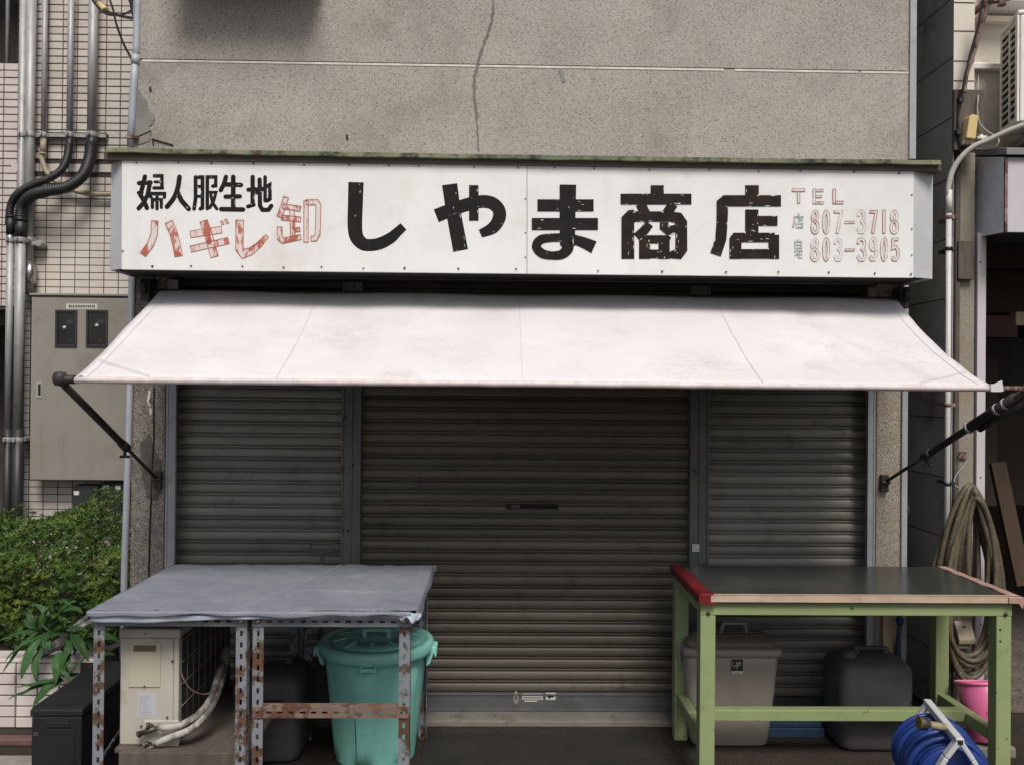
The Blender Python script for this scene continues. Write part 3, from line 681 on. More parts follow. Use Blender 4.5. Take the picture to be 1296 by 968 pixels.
# the shop name
glyph([([(132,134),(129,250),(126,370),(135,432),(165,468),(200,478),(260,470),(320,440),(360,405),(392,376)],[84,82,80,76,70,66,66,62,52,48],1)], TB, K, chips=.75)
glyph([([(571,318),(690,272),(800,242),(870,246),(912,283),(914,332),(880,384),(812,416)],[76,72,70,70,70,72,66,44],1),([(644,145),(665,300),(704,508)],[84,80,82]),([(776,150),(776,346)],52)], TB, K, chips=.75)
glyph([([(224,130),(222,300),(222,425)],[80,76,72]),([(77,230),(348,230)],58),([(50,320),(369,320)],58),
       ([(222,410),(221,440),(195,466),(150,472),(100,462),(72,430),(92,396),(150,386),(222,388),(285,404),(350,432)],[60,56,46,40,44,44,44,40,44,50,62],1)], TC, K, chips=.75)
glyph([([(655,133),(655,190)],64),([(478,200),(820,200)],52),([(574,222),(597,268)],48),([(732,222),(702,268)],48),
       ([(513,488),(513,300),(530,283),(545,281)],62),([(515,284),(720,284),(755,290),(771,315),(771,440),(755,466),(712,470)],[50,50,52,56,58,50,30]),
       ([(617,318),(592,352),(556,384)],44),([(688,312),(688,335),(708,352),(752,340)],[42,42,40,38]),
       ([(594,378),(594,488)],54),([(688,400),(688,488)],54),([(568,394),(700,394),(712,402)],40),([(600,464),(690,464)],42)], TC, KB, chips=1.5)
glyph([([(1112,133),(1112,200)],66),([(1252,208),(985,208),(969,222),(968,300),(962,390),(936,468)],[54,54,56,54,54,54]),
       ([(1111,250),(1111,372)],64),([(1111,305),(1235,305)],48),([(1032,488),(1032,398),(1040,386)],58),([(1020,385),(1222,385)],46),([(1217,372),(1217,488)],52),([(1050,464),(1200,464)],46)], TC, KB, chips=1.5)
# telephone numbers
P_, PL = MT['p_pale'], MT['p_paleline']; G_, GL = MT['p_ghost'], MT['p_ghostline']
lw = 4.0
hollow([([(121,274),(208,274)],17),([(165,282),(165,362)],17)], TD, P_, RL, lw)
hollow([([(272,266),(272,366)],18),([(280,276),(334,276)],14),([(280,317),(324,317)],14),([(280,360),(336,360)],14)], TD, P_, PL, lw)
hollow([([(407,268),(407,366)],18),([(414,358),(468,358)],17)], TD, P_, RL, lw)
Gy = MT['p_grey']
def small(strokes): glyph(strokes, TD, Gy)
small([([(166,432),(166,452)],11),([(200,457),(138,457),(136,500),(126,530)],11),([(168,462),(168,498)],10),([(168,478),(195,478)],10),([(150,533),(150,502),(192,502),(192,533)],10),([(150,528),(192,528)],10)])
small([([(140,672),(140,626),(185,626),(185,672)],8),([(140,648),(185,648)],7),([(140,668),(185,668)],7),([(166,608),(158,622)],9)])
small([([(140,700),(140,686),(188,686),(188,698)],8),([(163,674),(163,684)],8),([(178,697),(147,706)],7),([(138,717),(190,713)],7),([(164,703),(166,735),(190,735)],7)])
def ell(cx, cy, rx, ry, n=18): return [(cx+rx*math.cos(2*math.pi*i/n-math.pi/2), cy+ry*math.sin(2*math.pi*i/n-math.pi/2)) for i in range(n)]
DG = {'8': [(ell(.5,.27,.32,.22),0,1), (ell(.5,.74,.38,.24),0,1)], '0': [(ell(.5,.5,.34,.46),0,1)],
      '7': [([(.04,.07),(.92,.07),(.72,.42),(.42,1)],0,0)], '1': [([(.52,.0),(.52,1)],0,0)],
      '3': [([(.1,.25),(.2,.08),(.5,.04),(.8,.14),(.82,.32),(.55,.48),(.84,.6),(.9,.8),(.66,.96),(.28,.95),(.08,.78)],0,0)],
      '9': [(ell(.5,.28,.34,.24),0,1), ([(.86,.3),(.86,.7),(.66,.94),(.3,.95),(.12,.8)],0,0)],
      '5': [([(.9,.05),(.22,.05),(.16,.45),(.55,.38),(.85,.52),(.88,.78),(.66,.95),(.3,.95),(.1,.82)],0,0)],
      '-': [([(0,.5),(1,.5)],0,0)]}
def digits(row, y0, y1):
    for ch, xa_, xb_, mf, ml in row:
        st = []
        for P, sm, cl_ in DG[ch]:
            if ch == '-': Q = [(xa_+(xb_-xa_)*p[0], (y0+y1)/2+4) for p in P]; wd = 13
            else: Q = [(xa_+8+(xb_-xa_-16)*p[0], y0+8+(y1-y0-16)*p[1]) for p in P]; wd = 17
            st.append((Q, wd, 0, cl_))
        hollow(st, TD, mf, ml, 3.6)
digits([('8',242,312,G_,PL),('0',320,385,G_,PL),('7',395,470,G_,PL),('-',478,545,P_,PL),('3',557,628,G_,GL),('7',640,705,R_,RL),('1',722,768,P_,RL),('8',780,852,G_,PL)], 402, 575)
digits([('8',238,312,G_,GL),('0',322,384,G_,PL),('3',400,470,G_,GL),('-',480,545,P_,RL),('3',555,632,P_,PL),('9',638,708,G_,GL),('0',715,780,G_,PL),('5',788,856,G_,PL)], 592, 762)
# ================================================================== AWNING
ZT = UZ(372, 3.98); 
AL, AR = -1.533, 1.846
YF = 3.20; ZF = UZ(486, YF)
aw = thing('awning', ((AL+AR)/2, 3.6, ZF), 'faded white vinyl awning stretched below the painted shop sign', 'awning')
def awn(u, v):                # u across, v from the wall (0) to the front pipe (1)
    xl = lerp(UX(203, 3.98, 372), AL, v); xr = lerp(UX(1135, 3.98, 372), AR, v)
    x = lerp(xl, xr, u); y = lerp(3.98, YF, v); s = 4*v*(1-v)
    z = lerp(ZT, ZF+.012, v) - s*(.006+.040*u**6+.006*(1-u)**6)
    fold = math.exp(-((u-.80-.16*v)/.022)**2)*.005 + math.exp(-((u-.74-.19*v)/.03)**2)*.0045 - math.exp(-((u-.84-.13*v)/.02)**2)*.004
    z += 1.5*fold*s + .0035*math.sin(u*11+v*4)*s + .003*math.exp(-((u-.3-.05*v)/.05)**2)*s - .003*math.exp(-((u-.58+.07*v)/.04)**2)*s + .0012*math.sin(u*61-v*31)*math.sin(v*23+u*13)*s + .0022*math.sin(u*37+v*5)*s + .0035*math.sin(u*23)*(1-v)**4 + .0015*math.sin(u*90+v*17)*s*(v>.5)
    nn_ = noise.noise(Vector((u*9, v*3, 1.7)))*.004+noise.noise(Vector((u*26, v*7, 4.1)))*.0018+abs(noise.noise(Vector((u*14-v*5, v*4, 9.3))))*-.004
    return Vector((x, y, z+nn_*min(1, s*1.6)))
q = MB(); q.grid(awn, 150, 30); co = obj('canopy_cloth', q, MT['awning'], aw); solidify(co, .0015, -1)
q = MB()                      # hem rolled round the pipe
hp = [(lerp(AL, AR, i/60), YF-.002, ZF+random.uniform(-.0008,.0008)) for i in range(61)]
q.tube(hp, .0125, 12); obj('hem', q, MT['awning_lip'], aw)
q = MB(); q.box(AR-.012, YF-.02, ZF-.012, AR+.022, YF+.012, ZF+.016, None); q.prism([(AR-.01,ZF+.012),(AR+.03,ZF+.030),(AR+.036,ZF-.010),(AR+.005,ZF-.014)], 'y', YF-.019, YF-.0155); obj('torn_corner', q, MT['awning'], aw)
q = MB(); XPL, XPR = UX(78, YF, 486), 2.0
q.tube([(XPL, YF, ZF), (XPR, YF, ZF)], .0095, 12); obj('front_pipe', q, MT['pipe_rust'], aw)
def seam(fu, name='seam'):
    q = MB(); vs = []; n = 24
    for i in range(n+1):
        v = i/n
        for d in (-.0016, .0016):
            p = awn(fu(v)+d/3.4, v); p.z += .0016; p.y -= .0006; vs.append(p)
    q.add(vs, [(2*i, 2*i+1, 2*i+3, 2*i+2) for i in range(n)]); obj(name, q, MT['seam'], aw)
seam(lambda v: .2155); seam(lambda v: .4830); seam(lambda v: .7470)
seam(lambda v: .012); seam(lambda v: .986)
for sgn, u0_ in ((1, .0), (-1, 1.0)):        # corner reinforcement stitching
    for k in (0, .014):
        vs = []; q = MB(); n = 12
        for i in range(n+1):
            t = i/n; u = u0_+sgn*(.075*t+.004); v = .80+k+.17*t*1.1 if .80+k+.17*t*1.1 < .995 else .995
            for d in (-.0013, .0013):
                p = awn(u, min(v+d, .999)); p.z += .0018; p.y -= .0008; vs.append(p)
        q.add(vs, [(2*i, 2*i+1, 2*i+3, 2*i+2) for i in range(n)]); obj('stitching', q, MT['seam'], aw)
# arms
def arm(E, B, mid, wrap):
    E, B = Vector(E), Vector(B); Md = lerp(E, B, mid)
    q = MB(); q.tube([E, Md], .0145, 12); a = obj('arm', q, MT['arm'], aw)
    q = MB(); q.tube([lerp(E,B,mid-.03), B], .0075, 10); obj('arm_rod', q, MT['arm'], a)
    q = MB(); q.tube([lerp(E,B,mid-.035), lerp(E,B,mid+.02)], .019, 12); q.tube([Md+Vector((0,0,-.005)), Md+Vector((.004,-.01,-.045))], .007, 8); q.tube([Md+Vector((-.016,-.01,-.042)), Md+Vector((.024,-.01,-.042))], .006, 8)
    obj('clamp_screw', q, MT['arm'], a)
    q = MB(); q.box(B.x-.018, B.y-.004, B.z-.045, B.x+.018, YW-.0005, B.z+.035); q.tube([B+Vector((-.02,-.012,0)), B+Vector((.02,-.012,0))], .009, 10); obj('wall_bracket', q, MT['arm'], aw, bevel=.003)
    return a
EL = Vector((XPL-.012, YF+.004, ZF+.002)); BL = U(199, 606, YW-.02)
a1 = arm(EL, BL, .62, False)
q = MB(); q.lathe([(0,-.026),(.018,-.024),(.025,-.008),(.026,.008),(.019,.024),(0,.027)], EL.x+.004, EL.y, EL.z+.002, 16); q.tube([EL+Vector((.0,0,.0)), EL+Vector((.06,-.003,-.0))], .0165, 12); obj('elbow', q, MT['arm'], aw)
q = MB(); q.tube([EL+Vector((.075,0,0)), EL+Vector((.088,0,0))], .0135, 12); obj('collar', q, MT['arm'], aw)
ER = Vector((1.985, YF+.01, ZF-.008)); BR = U(1120, 610, YW-.02)
a2 = arm(ER, BR, .66, True)
q = MB(); q.tube([lerp(ER,BR,.06), lerp(ER,BR,.36)], .021, 12); q.tube([lerp(ER,BR,.02)+Vector((.01,0,-.03)), lerp(ER,BR,.30)+Vector((.01,0,-.026))], .013, 10); obj('wrapped_sleeve', q, MT['arm'], a2)
for t in (.12, .17, .35):
    q = MB(); q.tube([lerp(ER,BR,t-.006), lerp(ER,BR,t+.008)], .0235, 12); obj('tie', q, MT['tape'], a2)
q = MB(); q.lathe([(0,-.026),(.02,-.022),(.026,0),(.02,.022),(0,.026)], ER.x+.012, ER.y, ER.z+.004, 16); obj('elbow', q, MT['arm'], aw)
# wall bar carrying the top edge
q = MB(); q.tube([(UX(196,3.985,372), 3.985, ZT-.006), (UX(1141,3.985,372), 3.985, ZT-.006)], .012, 10); obj('top_bar', q, MT['arm'], aw)
for x in (UX(188,4.0,365), UX(1140,4.0,365)):
    q = MB(); q.box(x-.02, 3.96, ZT-.05, x+.02, YW-.001, ZT+.05); q.tube([(x-.012,3.95,ZT+.01),(x+.012,3.95,ZT+.01)], .03, 14); obj('top_bracket', q, MT['arm'], aw, bevel=.004)

# ================================================================== SLOTTED ANGLE TABLES UNDER THE GREY SHEET
def slotted(q, o, ax, ac, L, Wd, pit=.040, hl=.019, hw=.0085, skip=()):
    """flat strip of sheet steel of length L along ax, width Wd along ac, with a row of real slots"""
    o, ax, ac = Vector(o), Vector(ax), Vector(ac); n = max(1, round(L/pit)); pit = L/n
    us = [0, (Wd-hw)/2, (Wd+hw)/2, Wd]
    for i in range(n):
        ts = [i*pit, i*pit+(pit-hl)/2, i*pit+(pit+hl)/2, (i+1)*pit]
        vs = [o+ax*t+ac*u for t in ts for u in us]
        fs = [(r*4+c, r*4+c+1, r*4+c+5, r*4+c+4) for r in range(3) for c in range(3) if (r, c) != (1, 1) or i in skip]
        q.add(vs, fs)
X_, Y_, Z_ = Vector((1,0,0)), Vector((0,1,0)), Vector((0,0,1))
ZTB = .765          # underside of the boards
def angle_leg(par, x, y, sx, sy, h, m):
    """corner leg: one flange across, one flange deep"""
    q = MB(); slotted(q, (x, y, .002), Z_, X_*sx, h, .037); slotted(q, (x, y+.0005*sy, .002), Z_, Y_*sy, h, .037)
    return solidify(obj('leg', q, m, par), .0025)
def angle_rail(par, a, b, drop, name, m, inward):
    a, b = Vector(a), Vector(b); d = (b-a); L = d.length; d.normalize()
    q = MB(); slotted(q, a, d, -Z_, L, drop); q.add([a, b, b+inward*.035, a+inward*.035], [(0,1,2,3)])
    return solidify(obj(name, q, m, par), .0025)
Yf, Yb = 3.055, 3.87
def angle_table(xl, xr, label):
    r = thing('steel_table', ((xl+xr)/2, (Yf+Yb)/2, 0), label, 'table', 'slotted angle steel tables under the grey sheet')
    for x, sx in ((xl, 1), (xr, -1)):
        for y, sy in ((Yf, 1), (Yb, -1)): angle_leg(r, x, y, sx, sy, ZTB-.003, MT['angle'])
    angle_rail(r, (xl-.002, Yf-.005, ZTB), (xr+.002, Yf-.005, ZTB), .036, 'top_rail', MT['angle_top'], Y_)
    angle_rail(r, (xl-.002, Yb+.005, ZTB), (xr+.002, Yb+.005, ZTB), .036, 'top_rail', MT['angle_top'], -Y_)
    for x, inn in ((xl-.003, X_), (xr+.003, -X_)): angle_rail(r, (x, Yf, ZTB-.001), (x, Yb, ZTB-.001), .036, 'side_rail', MT['angle_top'], inn)
    q = MB(); q.box(xl, Yf, ZTB+.001, xr, 3.80, ZTB+.016); obj('table_board', q, MT['wood_dark'], r)
    q = MB()
    for x in (xl+.018, xr-.018): q.lathe([(0,-.006),(.007,-.004),(.009,0),(0,.001)], 0, 0, 0, 8, M=Matrix.Translation((x, Yf-.007, ZTB-.018)) @ Matrix.Rotation(math.pi/2, 4, 'X').inverted())
    obj('bolt', q, MT['chrome'], r)
    return r
xl1, xr1 = UX(118, Yf, 880), UX(311.5, Yf, 880); xl2, xr2 = UX(319.5, Yf, 880), UX(518, Yf, 880)
t1 = angle_table(xl1, xr1, 'rusty slotted steel table over the air conditioner unit, left of the pair')
t2 = angle_table(xl2, xr2, 'rusty slotted steel table with a low front rail, over the teal bin')
zr = UZ(894, Yf)
angle_rail(t2, (xl2+.001, Yf-.006, zr), (xr2-.001, Yf-.006, zr), .038, 'low_rail', MT['angle_rust'], Y_)
ybd = Yf+.03; q = MB(); q.box(UX(150,ybd,955), ybd, UZ(968,ybd)-.01, xr1-.005, ybd+.05, UZ(953,ybd)); q.box(xl1+.04, ybd+.05, UZ(968,ybd)+.02, xr1-.005, Yb-.01, UZ(953,ybd)-.004)
obj('low_board', q, MT['wood_dark'], t1, bevel=.003)
q = MB(); o_ = U(127, 965, Yf+.05); e_ = U(158, 918, Yf+.25); dd = (e_-o_); L_ = dd.length; slotted(q, o_, dd.normalized(), Vector((.3,0,.9)).normalized().cross(dd.normalized()).cross(dd.normalized())*-1, L_, .035); solidify(obj('brace', q, MT['angle'], t1), .0025)
# the sheet
ZC = ZTB+.0175
cx0, cx1, cy0, cy1 = xl1-.004, xr2+.026, Yf-.02, 3.815
def sheet(u, v):
    x = lerp(cx0, cx1, u); y = lerp(cy0, cy1, v)
    z = ZC+.002+.0012*math.sin(u*9+v*3)+.0010*math.sin(v*11-u*5)
    z += .0035*math.exp(-((u-.11-.5*(1-v))/.02)**2)*(v>.55)*math.sin(math.pi*min(1,(v-.55)/.45)) + .002*math.exp(-((u-.62+.35*v)/.012)**2)
    z += .0045*math.exp(-((u-.42-.22*v)/.006)**2) - .003*math.exp(-((u-.435-.22*v)/.008)**2) + .004*math.exp(-((u-.20-.12*v)/.007)**2)*(v<.7) + .003*math.exp(-((v-.42-.05*math.sin(u*6))/.012)**2)*(u>.55) + .003*math.exp(-((u-.88+.06*v)/.006)**2)
    z += .0022*math.exp(-((v-.08-.02*math.sin(u*9))/.03)**2)*math.sin(u*21) + .0012*math.sin(u*33+v*19)*math.sin(v*13+u*7)
    z += .002*math.exp(-((u-.80+.1*v)/.008)**2)*(1-v)
    a_ = noise.noise(Vector((x*5, y*5, .3)))*.003-abs(noise.noise(Vector((x*8+y*2, y*9, 2.2))))*.005-abs(noise.noise(Vector((x*17, y*13, 5.2))))*.0022
    return Vector((x, y, z+a_+.003))
ct = thing('table_sheet', ((cx0+cx1)/2, (cy0+cy1)/2, ZTB+.017), 'blue grey cloth sheet spread over both slotted steel tables', 'cloth')
q = MB(); q.grid(sheet, 120, 80)
solidify(obj('sheet', q, MT['cloth'], ct), .002, 1)
def drop(u, v):               # front hem folded over twice
    x = lerp(cx0-.006, cx1-.02, u); h = .009+.004*math.sin(u*13)+.003*math.sin(u*31+1)
    a = v*math.pi*.5
    return Vector((x, cy0-.004-.010*math.sin(min(1,v*3)*math.pi/2)-.002*math.sin(u*47), lerp(ZC+.0035, ZC-h, v)))
q = MB(); q.grid(drop, 90, 8); solidify(obj('front_fold', q, MT['cloth'], ct), .003, 1)
def drop2(u, v):
    x = lerp(cx0+.005, lerp(cx0,cx1,.66), u); lo = .034+.004*math.sin(u*8)-.022*u**3
    return Vector((x, cy0-.004-.003*math.sin(u*29), lerp(ZC-.010, ZC-lo, v)))
q = MB(); q.grid(drop2, 60, 4); solidify(obj('hem', q, MT['cloth_hem'], ct), .003, 1)
for (ua_, ub_, dz_, ph_) in ((.0,.55,.020,0), (.40,1.0,.030,1.3)):       # crumpled corner, two flaps
    q = MB(); q.grid(lambda u, v: Vector((lerp(cx1-.075+.09*ua_, cx1-.075+.09*ub_, u), cy0-.012-.008*v-.006*math.sin(u*9+ph_+v*3)-.004*ph_, lerp(ZC+.003, ZC-.004-dz_*(1-abs(2*u-1.1))-.003*math.sin(u*17), v))), 10, 6)
    solidify(obj('hanging_corner', q, MT['cloth'] if ph_ == 0 else MT['cloth_hem'], ct), .0025, 1)
q = MB(); q.grid(lambda u, v: Vector((cx1-.003+.010*v+.003*v*math.sin(u*12), lerp(cy0-.003, cy1+.003, u), lerp(ZC+.0046, ZC-.03-.008*math.sin(u*9), v))), 30, 4); solidify(obj('side_fold', q, MT['cloth'], ct), .003, 1)
q = MB(); q.grid(lambda u, v: Vector((cx0+.003-.010*v-.002*v*math.sin(u*12), lerp(cy0-.003, cy1+.003, u), lerp(ZC+.0046, ZC-.024-.004*math.sin(u*9), v))), 30, 4); solidify(obj('side_fold', q, MT['cloth'], ct), .003, 1)
q = MB(); q.grid(lambda u, v: Vector((lerp(cx1-.06,cx1+.012,u), cy1+.004, lerp(ZC+.003, ZC-.05*(1-.5*u), v))), 10, 5); solidify(obj('hanging_corner', q, MT['cloth'], ct), .003, 1)

# ================================================================== AIR CONDITIONER UNDER THE LEFT TABLE
ya, ybk = 3.16, 3.80
xa1, xa2 = UX(151.5, ya, 880), UX(226, ya, 880); za, zt_ = UZ(953, ybd)-.003, UZ(797, ya)
ac = thing('air_conditioner', ((xa1+xa2)/2, (ya+ybk)/2, za), 'dirty cream outdoor air conditioner unit under the left steel table', 'air conditioner')
q = MB(); q.box(xa1, ya, za, xa2-.02, ybk, zt_-.035); obj('casing', q, MT['ac_cream'], ac, bevel=.006)
q = MB(); q.box(xa1-.004, ya-.004, zt_-.034, xa2+.004, ybk+.004, zt_); obj('top_cover', q, MT['ac_cream'], ac, bevel=.006)
q = MB(); q.box(xa2-.0195, ya+.035, za+.012, xa2-.006, ybk-.01, zt_-.04); obj('coil', q, MT['coil'], ac)
q = MB(); q.box(xa2-.0195, ya, za, xa2, ya+.034, zt_-.0345); obj('corner_post', q, MT['ac_cream'], ac, bevel=.004)
for k in range(9):
    q = MB(); y = ya+.09+k*.065; q.tube([(xa2-.001, y, za+.01), (xa2-.001, y, zt_-.036)], .0022, 6); obj('guard_bar', q, MT['guard'], ac)
for k in range(6):
    q = MB(); z = za+.05+k*.08; q.tube([(xa2+.001, ya+.03, z), (xa2+.001, ybk-.005, z)], .0018, 6); obj('guard_bar', q, MT['guard'], ac)
def onf(px, py, Y=ya): return U(px, py, Y)
q = flat(164, 813, 203.5, 869, ya+.001, .005); cv = obj('service_cover', q, MT['ac_panel'], ac, bevel=.003)
q = flat(169, 816, 197.5, 824, ya-.0035, .0016); obj('grip_recess', q, mat('shaded_brown_recess', (.13,.10,.06), rough=.7), cv)
q = flat(174, 876.5, 198, 906.5, ya+.0004, .0012); lb = obj('rating_label', q, MT['paper'], ac)
q = MB()
for k in range(9):
    aa = U(176, 880+k*2.9, ya-.001); bb = U(random.uniform(184,196), 880.7+k*2.9, ya-.001); q.box(aa.x, ya-.0013, bb.z, bb.x, ya-.0007, aa.z)
obj('print_marks', q, mat('label_print', (.3,.32,.35), rough=.6), lb)
q = MB()
for px, py in ((185,801),(218.5,836),(183.5,867.5),(212,907),(211,952),(179,918)):
    c0 = U(px, py, ya); q.prism([(c0.x+.0035*math.cos(i*math.pi/4), c0.z+.0035*math.sin(i*math.pi/4)) for i in range(8)], 'y', ya-.006, ya+.001)
obj('screw_heads', q, MT['screw'], ac, stuff=True)
q = flat(182, 910.5, 227, 949, ya+.001, .007); vp = obj('valve_plate', q, MT['ac_cream'], ac, bevel=.004)
for i, (px, py) in enumerate(((192, 921), (190, 944))):
    c0 = U(px, py, ya); q = MB(); q.tube([c0+Vector((0,.0,.008)), c0+Vector((0,-.03,.008))], .012, 12); q.tube([c0+Vector((-.03,-.03,-.008)), c0+Vector((.03,-.03,.012))], .0095, 10)
    q.tube([c0+Vector((-.03,-.03,-.008)), c0+Vector((-.036,-.03,-.012))], .012, 8); q.tube([c0+Vector((.0,-.03,.008)), c0+Vector((0,-.032,.03))], .007, 8)
    obj('valve', q, MT['brass'], ac)
def pth(*P): return [U(px, py, Y) for px, py, Y in P]
q = MB(); q.tube(spline(pth((200,919,3.12),(215,920,3.12),(235,914,3.14),(255,900,3.18),(268,880,3.24),(276,855,3.34),(282,835,3.5),(284,815,3.7)), 6), .0125, 10); obj('wrapped_pipe', q, MT['insul'], ac)
q = MB(); q.tube(spline(pth((198,940,3.12),(215,933,3.12),(240,923,3.13),(258,908,3.17),(270,890,3.22),(279,865,3.32),(285,840,3.5),(288,818,3.7)), 6), .0125, 10); obj('wrapped_pipe', q, MT['insul'], ac)
q = MB(); q.tube(spline(pth((228,846,3.17),(233,860,3.15),(243,873,3.15),(258,878,3.17),(272,874,3.2),(276,868,3.3)), 6), .003, 6); obj('thin_wire', q, MT['cable_brown'], ac)

# pale insulated line from the planter to behind the unit
q = MB()
for dz in (0, .024): q.tube(spline([U(52,829,3.9)+Vector((0,0,dz*.4)), U(75,817,3.86)+Vector((0,0,dz)), U(95,800,3.84)+Vector((0,0,dz)), U(112,787,3.83)+Vector((0,0,dz)), U(150,770,3.9)+Vector((0,0,dz)), U(170,770,4.03)+Vector((0,0,dz))], 6), .0125, 10)
tag(obj('insulated_pipe', q, MT['insul']), 'pale insulated twin pipe rising behind the broad leaved plant', 'pipe')

# ================================================================== BLACK BOX, TANKS, BINS
yk, yk2 = 3.30, 3.86
xk1, xk2 = UX(37.5, yk, 920), UX(104, yk, 920); zk = UZ(897.5, yk)
bx = thing('storage_box', ((xk1+xk2)/2, (yk+yk2)/2, 0), 'black plastic upright box with a slot handle beside the tiled planter', 'box')
q = MB(); q.box(xk1+.004, yk+.004, .002, xk2-.004, yk2, zk-.03); obj('body', q, MT['black_box'], bx, bevel=.006)
q = MB(); q.prism([(yk,zk-.029),(yk2+.004,zk-.029),(yk2+.004,zk+.002),(yk+.02,zk),(yk,zk-.006)], 'x', xk1, xk2); ld = obj('lid', q, MT['black_box'], bx, bevel=.004)
q = flat(60, 909, 88, 916.5, yk+.0042, .003); obj('handle_slot', q, MT['dark_gap'], bx, bevel=.002)
q = flat(58.5, 917, 89.5, 919, yk+.0042, .007); obj('handle_lip', q, MT['black_box'], bx, bevel=.002)
q = flat(42.5, 926, 49, 930.5, yk+.0042, .003); obj('latch', q, mat('grey_latch', (.05,.05,.05), rough=.4), bx, bevel=.001)
q = flat(58, 922, 94, 985, yk+.0042, .003); obj('front_panel', q, MT['black_box'], bx, bevel=.002)

def polytank(x0, x1, y0, y1, h, label):
    r = thing('polytank', ((x0+x1)/2, (y0+y1)/2, 0), label, 'jerrycan', 'dark grey jerrycans on the ground')
    q = MB(); R = []
    prof = [(.001,.030),(.006,.012),(.02,.003),(.05,0),(h*.45,.0),(h*.5,.004),(h*.55,.0),(h*.80,0),(h*.87,.008),(h*.92,.03),(h*.945,.06),(h*.95,.085)]
    for z, ins in prof: R.append(rrect(x0+ins, y0+ins, x1-ins, y1-ins, z, max(.012, .05-ins*.2), 5))
    q.loft(R); obj('body', q, MT['tank'], r)
    q = MB(); q.box(x0+.10, (y0+y1)/2-.014, h*.985, x1-.07, (y0+y1)/2+.014, h*1.02)
    q.box(x0+.095, (y0+y1)/2-.014, h*.94, x0+.125, (y0+y1)/2+.014, h*1.015); q.box(x1-.095, (y0+y1)/2-.014, h*.94, x1-.065, (y0+y1)/2+.014, h*1.015); obj('handle', q, MT['tank'], r, bevel=.006)
    q = MB(); q.lathe([(.032,h*.93),(.032,h*.99),(.028,h*1.0),(0,h*1.0)], x0+.065, y0+.09, 0, 20); obj('cap', q, MT['tank'], r)
    return r
polytank(UX(288,3.62,900), UX(378,3.62,900), 3.62, 3.94, UZ(843,3.68)*1.0, 'dark grey jerrycan under the steel tables, left of the teal bin')
polytank(UX(1066,3.74,900), UX(1160,3.74,900), 3.74, 4.0, UZ(824,3.8)*1.0, 'dark grey jerrycan under the right end of the green table')

# teal bin
bcx, bcy, R_t = -.497, 3.72, .222
teal = thing('dustbin', (bcx, bcy, 0), 'round teal plastic dustbin with split side and lid under the steel table', 'bin')
hb = .475
q = MB(); n = 60
def bring(z, r):
    ring = []
    for k in range(n):
        a = 2*math.pi*k/n; rib = (k % 10) in (0,1,2,3)
        rr = r+(.0055 if rib and .03 < z < hb-.06 else 0); ring.append(Vector((bcx+rr*math.cos(a+.2), bcy+rr*math.sin(a+.2), z)))
    return ring
q.loft([bring(z, lerp(.165, .213, z/hb)) for z in (.002,.012,.03,.032,.1,.2,.3,hb-.062,hb-.06,hb-.02,hb)])
obj('body', q, MT['teal'], teal)
q = MB(); q.lathe([(.212,hb-.03),(.24,hb-.028),(.243,hb-.012),(.243,hb+.012),(.236,hb+.022),(.212,hb+.024),(.205,hb+.014),(.195,hb+.012),(.188,hb+.022),(.12,hb+.034),(.115,hb+.026),(.06,hb+.03),(0,hb+.032)], bcx, bcy, 0, 56)
tl_ = obj('lid', q, MT['teal_lid'], teal)
q = MB(); q.box(bcx-.055, bcy-.014, hb+.052, bcx+.055, bcy+.014, hb+.064); q.box(bcx-.06, bcy-.014, hb+.026, bcx-.043, bcy+.014, hb+.06); q.box(bcx+.043, bcy-.014, hb+.026, bcx+.06, bcy+.014, hb+.06); obj('lid_handle', q, MT['teal_lid'], tl_, bevel=.004)
for k in range(10):
    a = k*math.pi/5+.3; q = MB(); q.bar((bcx+.125*math.cos(a), bcy+.125*math.sin(a), hb+.034), (bcx+.18*math.cos(a), bcy+.18*math.sin(a), hb+.025), .012, .006); obj('lid_rib', q, MT['teal_lid'], tl_)
for s in (-1, 1):
    q = MB(); x = bcx+s*.235
    q.prism([(x-s*.02, hb-.0), (x+s*.024, hb-.004), (x+s*.024, hb-.040), (x+s*.016, hb-.048), (x+s*.011, hb-.03), (x-s*.004, hb-.075), (x-s*.02, hb-.085)], 'y', bcy-.045, bcy+.045); obj('handle', q, MT['teal'], teal, bevel=.004)
q = MB(); yl = bcy-.243; q.box(bcx-.032, yl-.010, hb-.045, bcx+.032, yl+.02, hb-.030); q.box(bcx-.034, yl-.008, hb-.05, bcx-.026, yl+.02, hb-.02); q.box(bcx+.026, yl-.008, hb-.05, bcx+.034, yl+.02, hb-.02); obj('clip', q, MT['teal_lid'], teal, bevel=.003)
q = MB(); a0 = math.radians(-108)
pts = []
for z in (.03,.08,.13,.18,.24,.29): r = lerp(.165,.213,z/hb)+.0048; pts.append((bcx+r*math.cos(a0), bcy+r*math.sin(a0), z))
q.tube(pts, .002, 5, radii=[.0008,.002,.0026,.0022,.0016,.0006]); obj('split', q, MT['crackline'], teal)

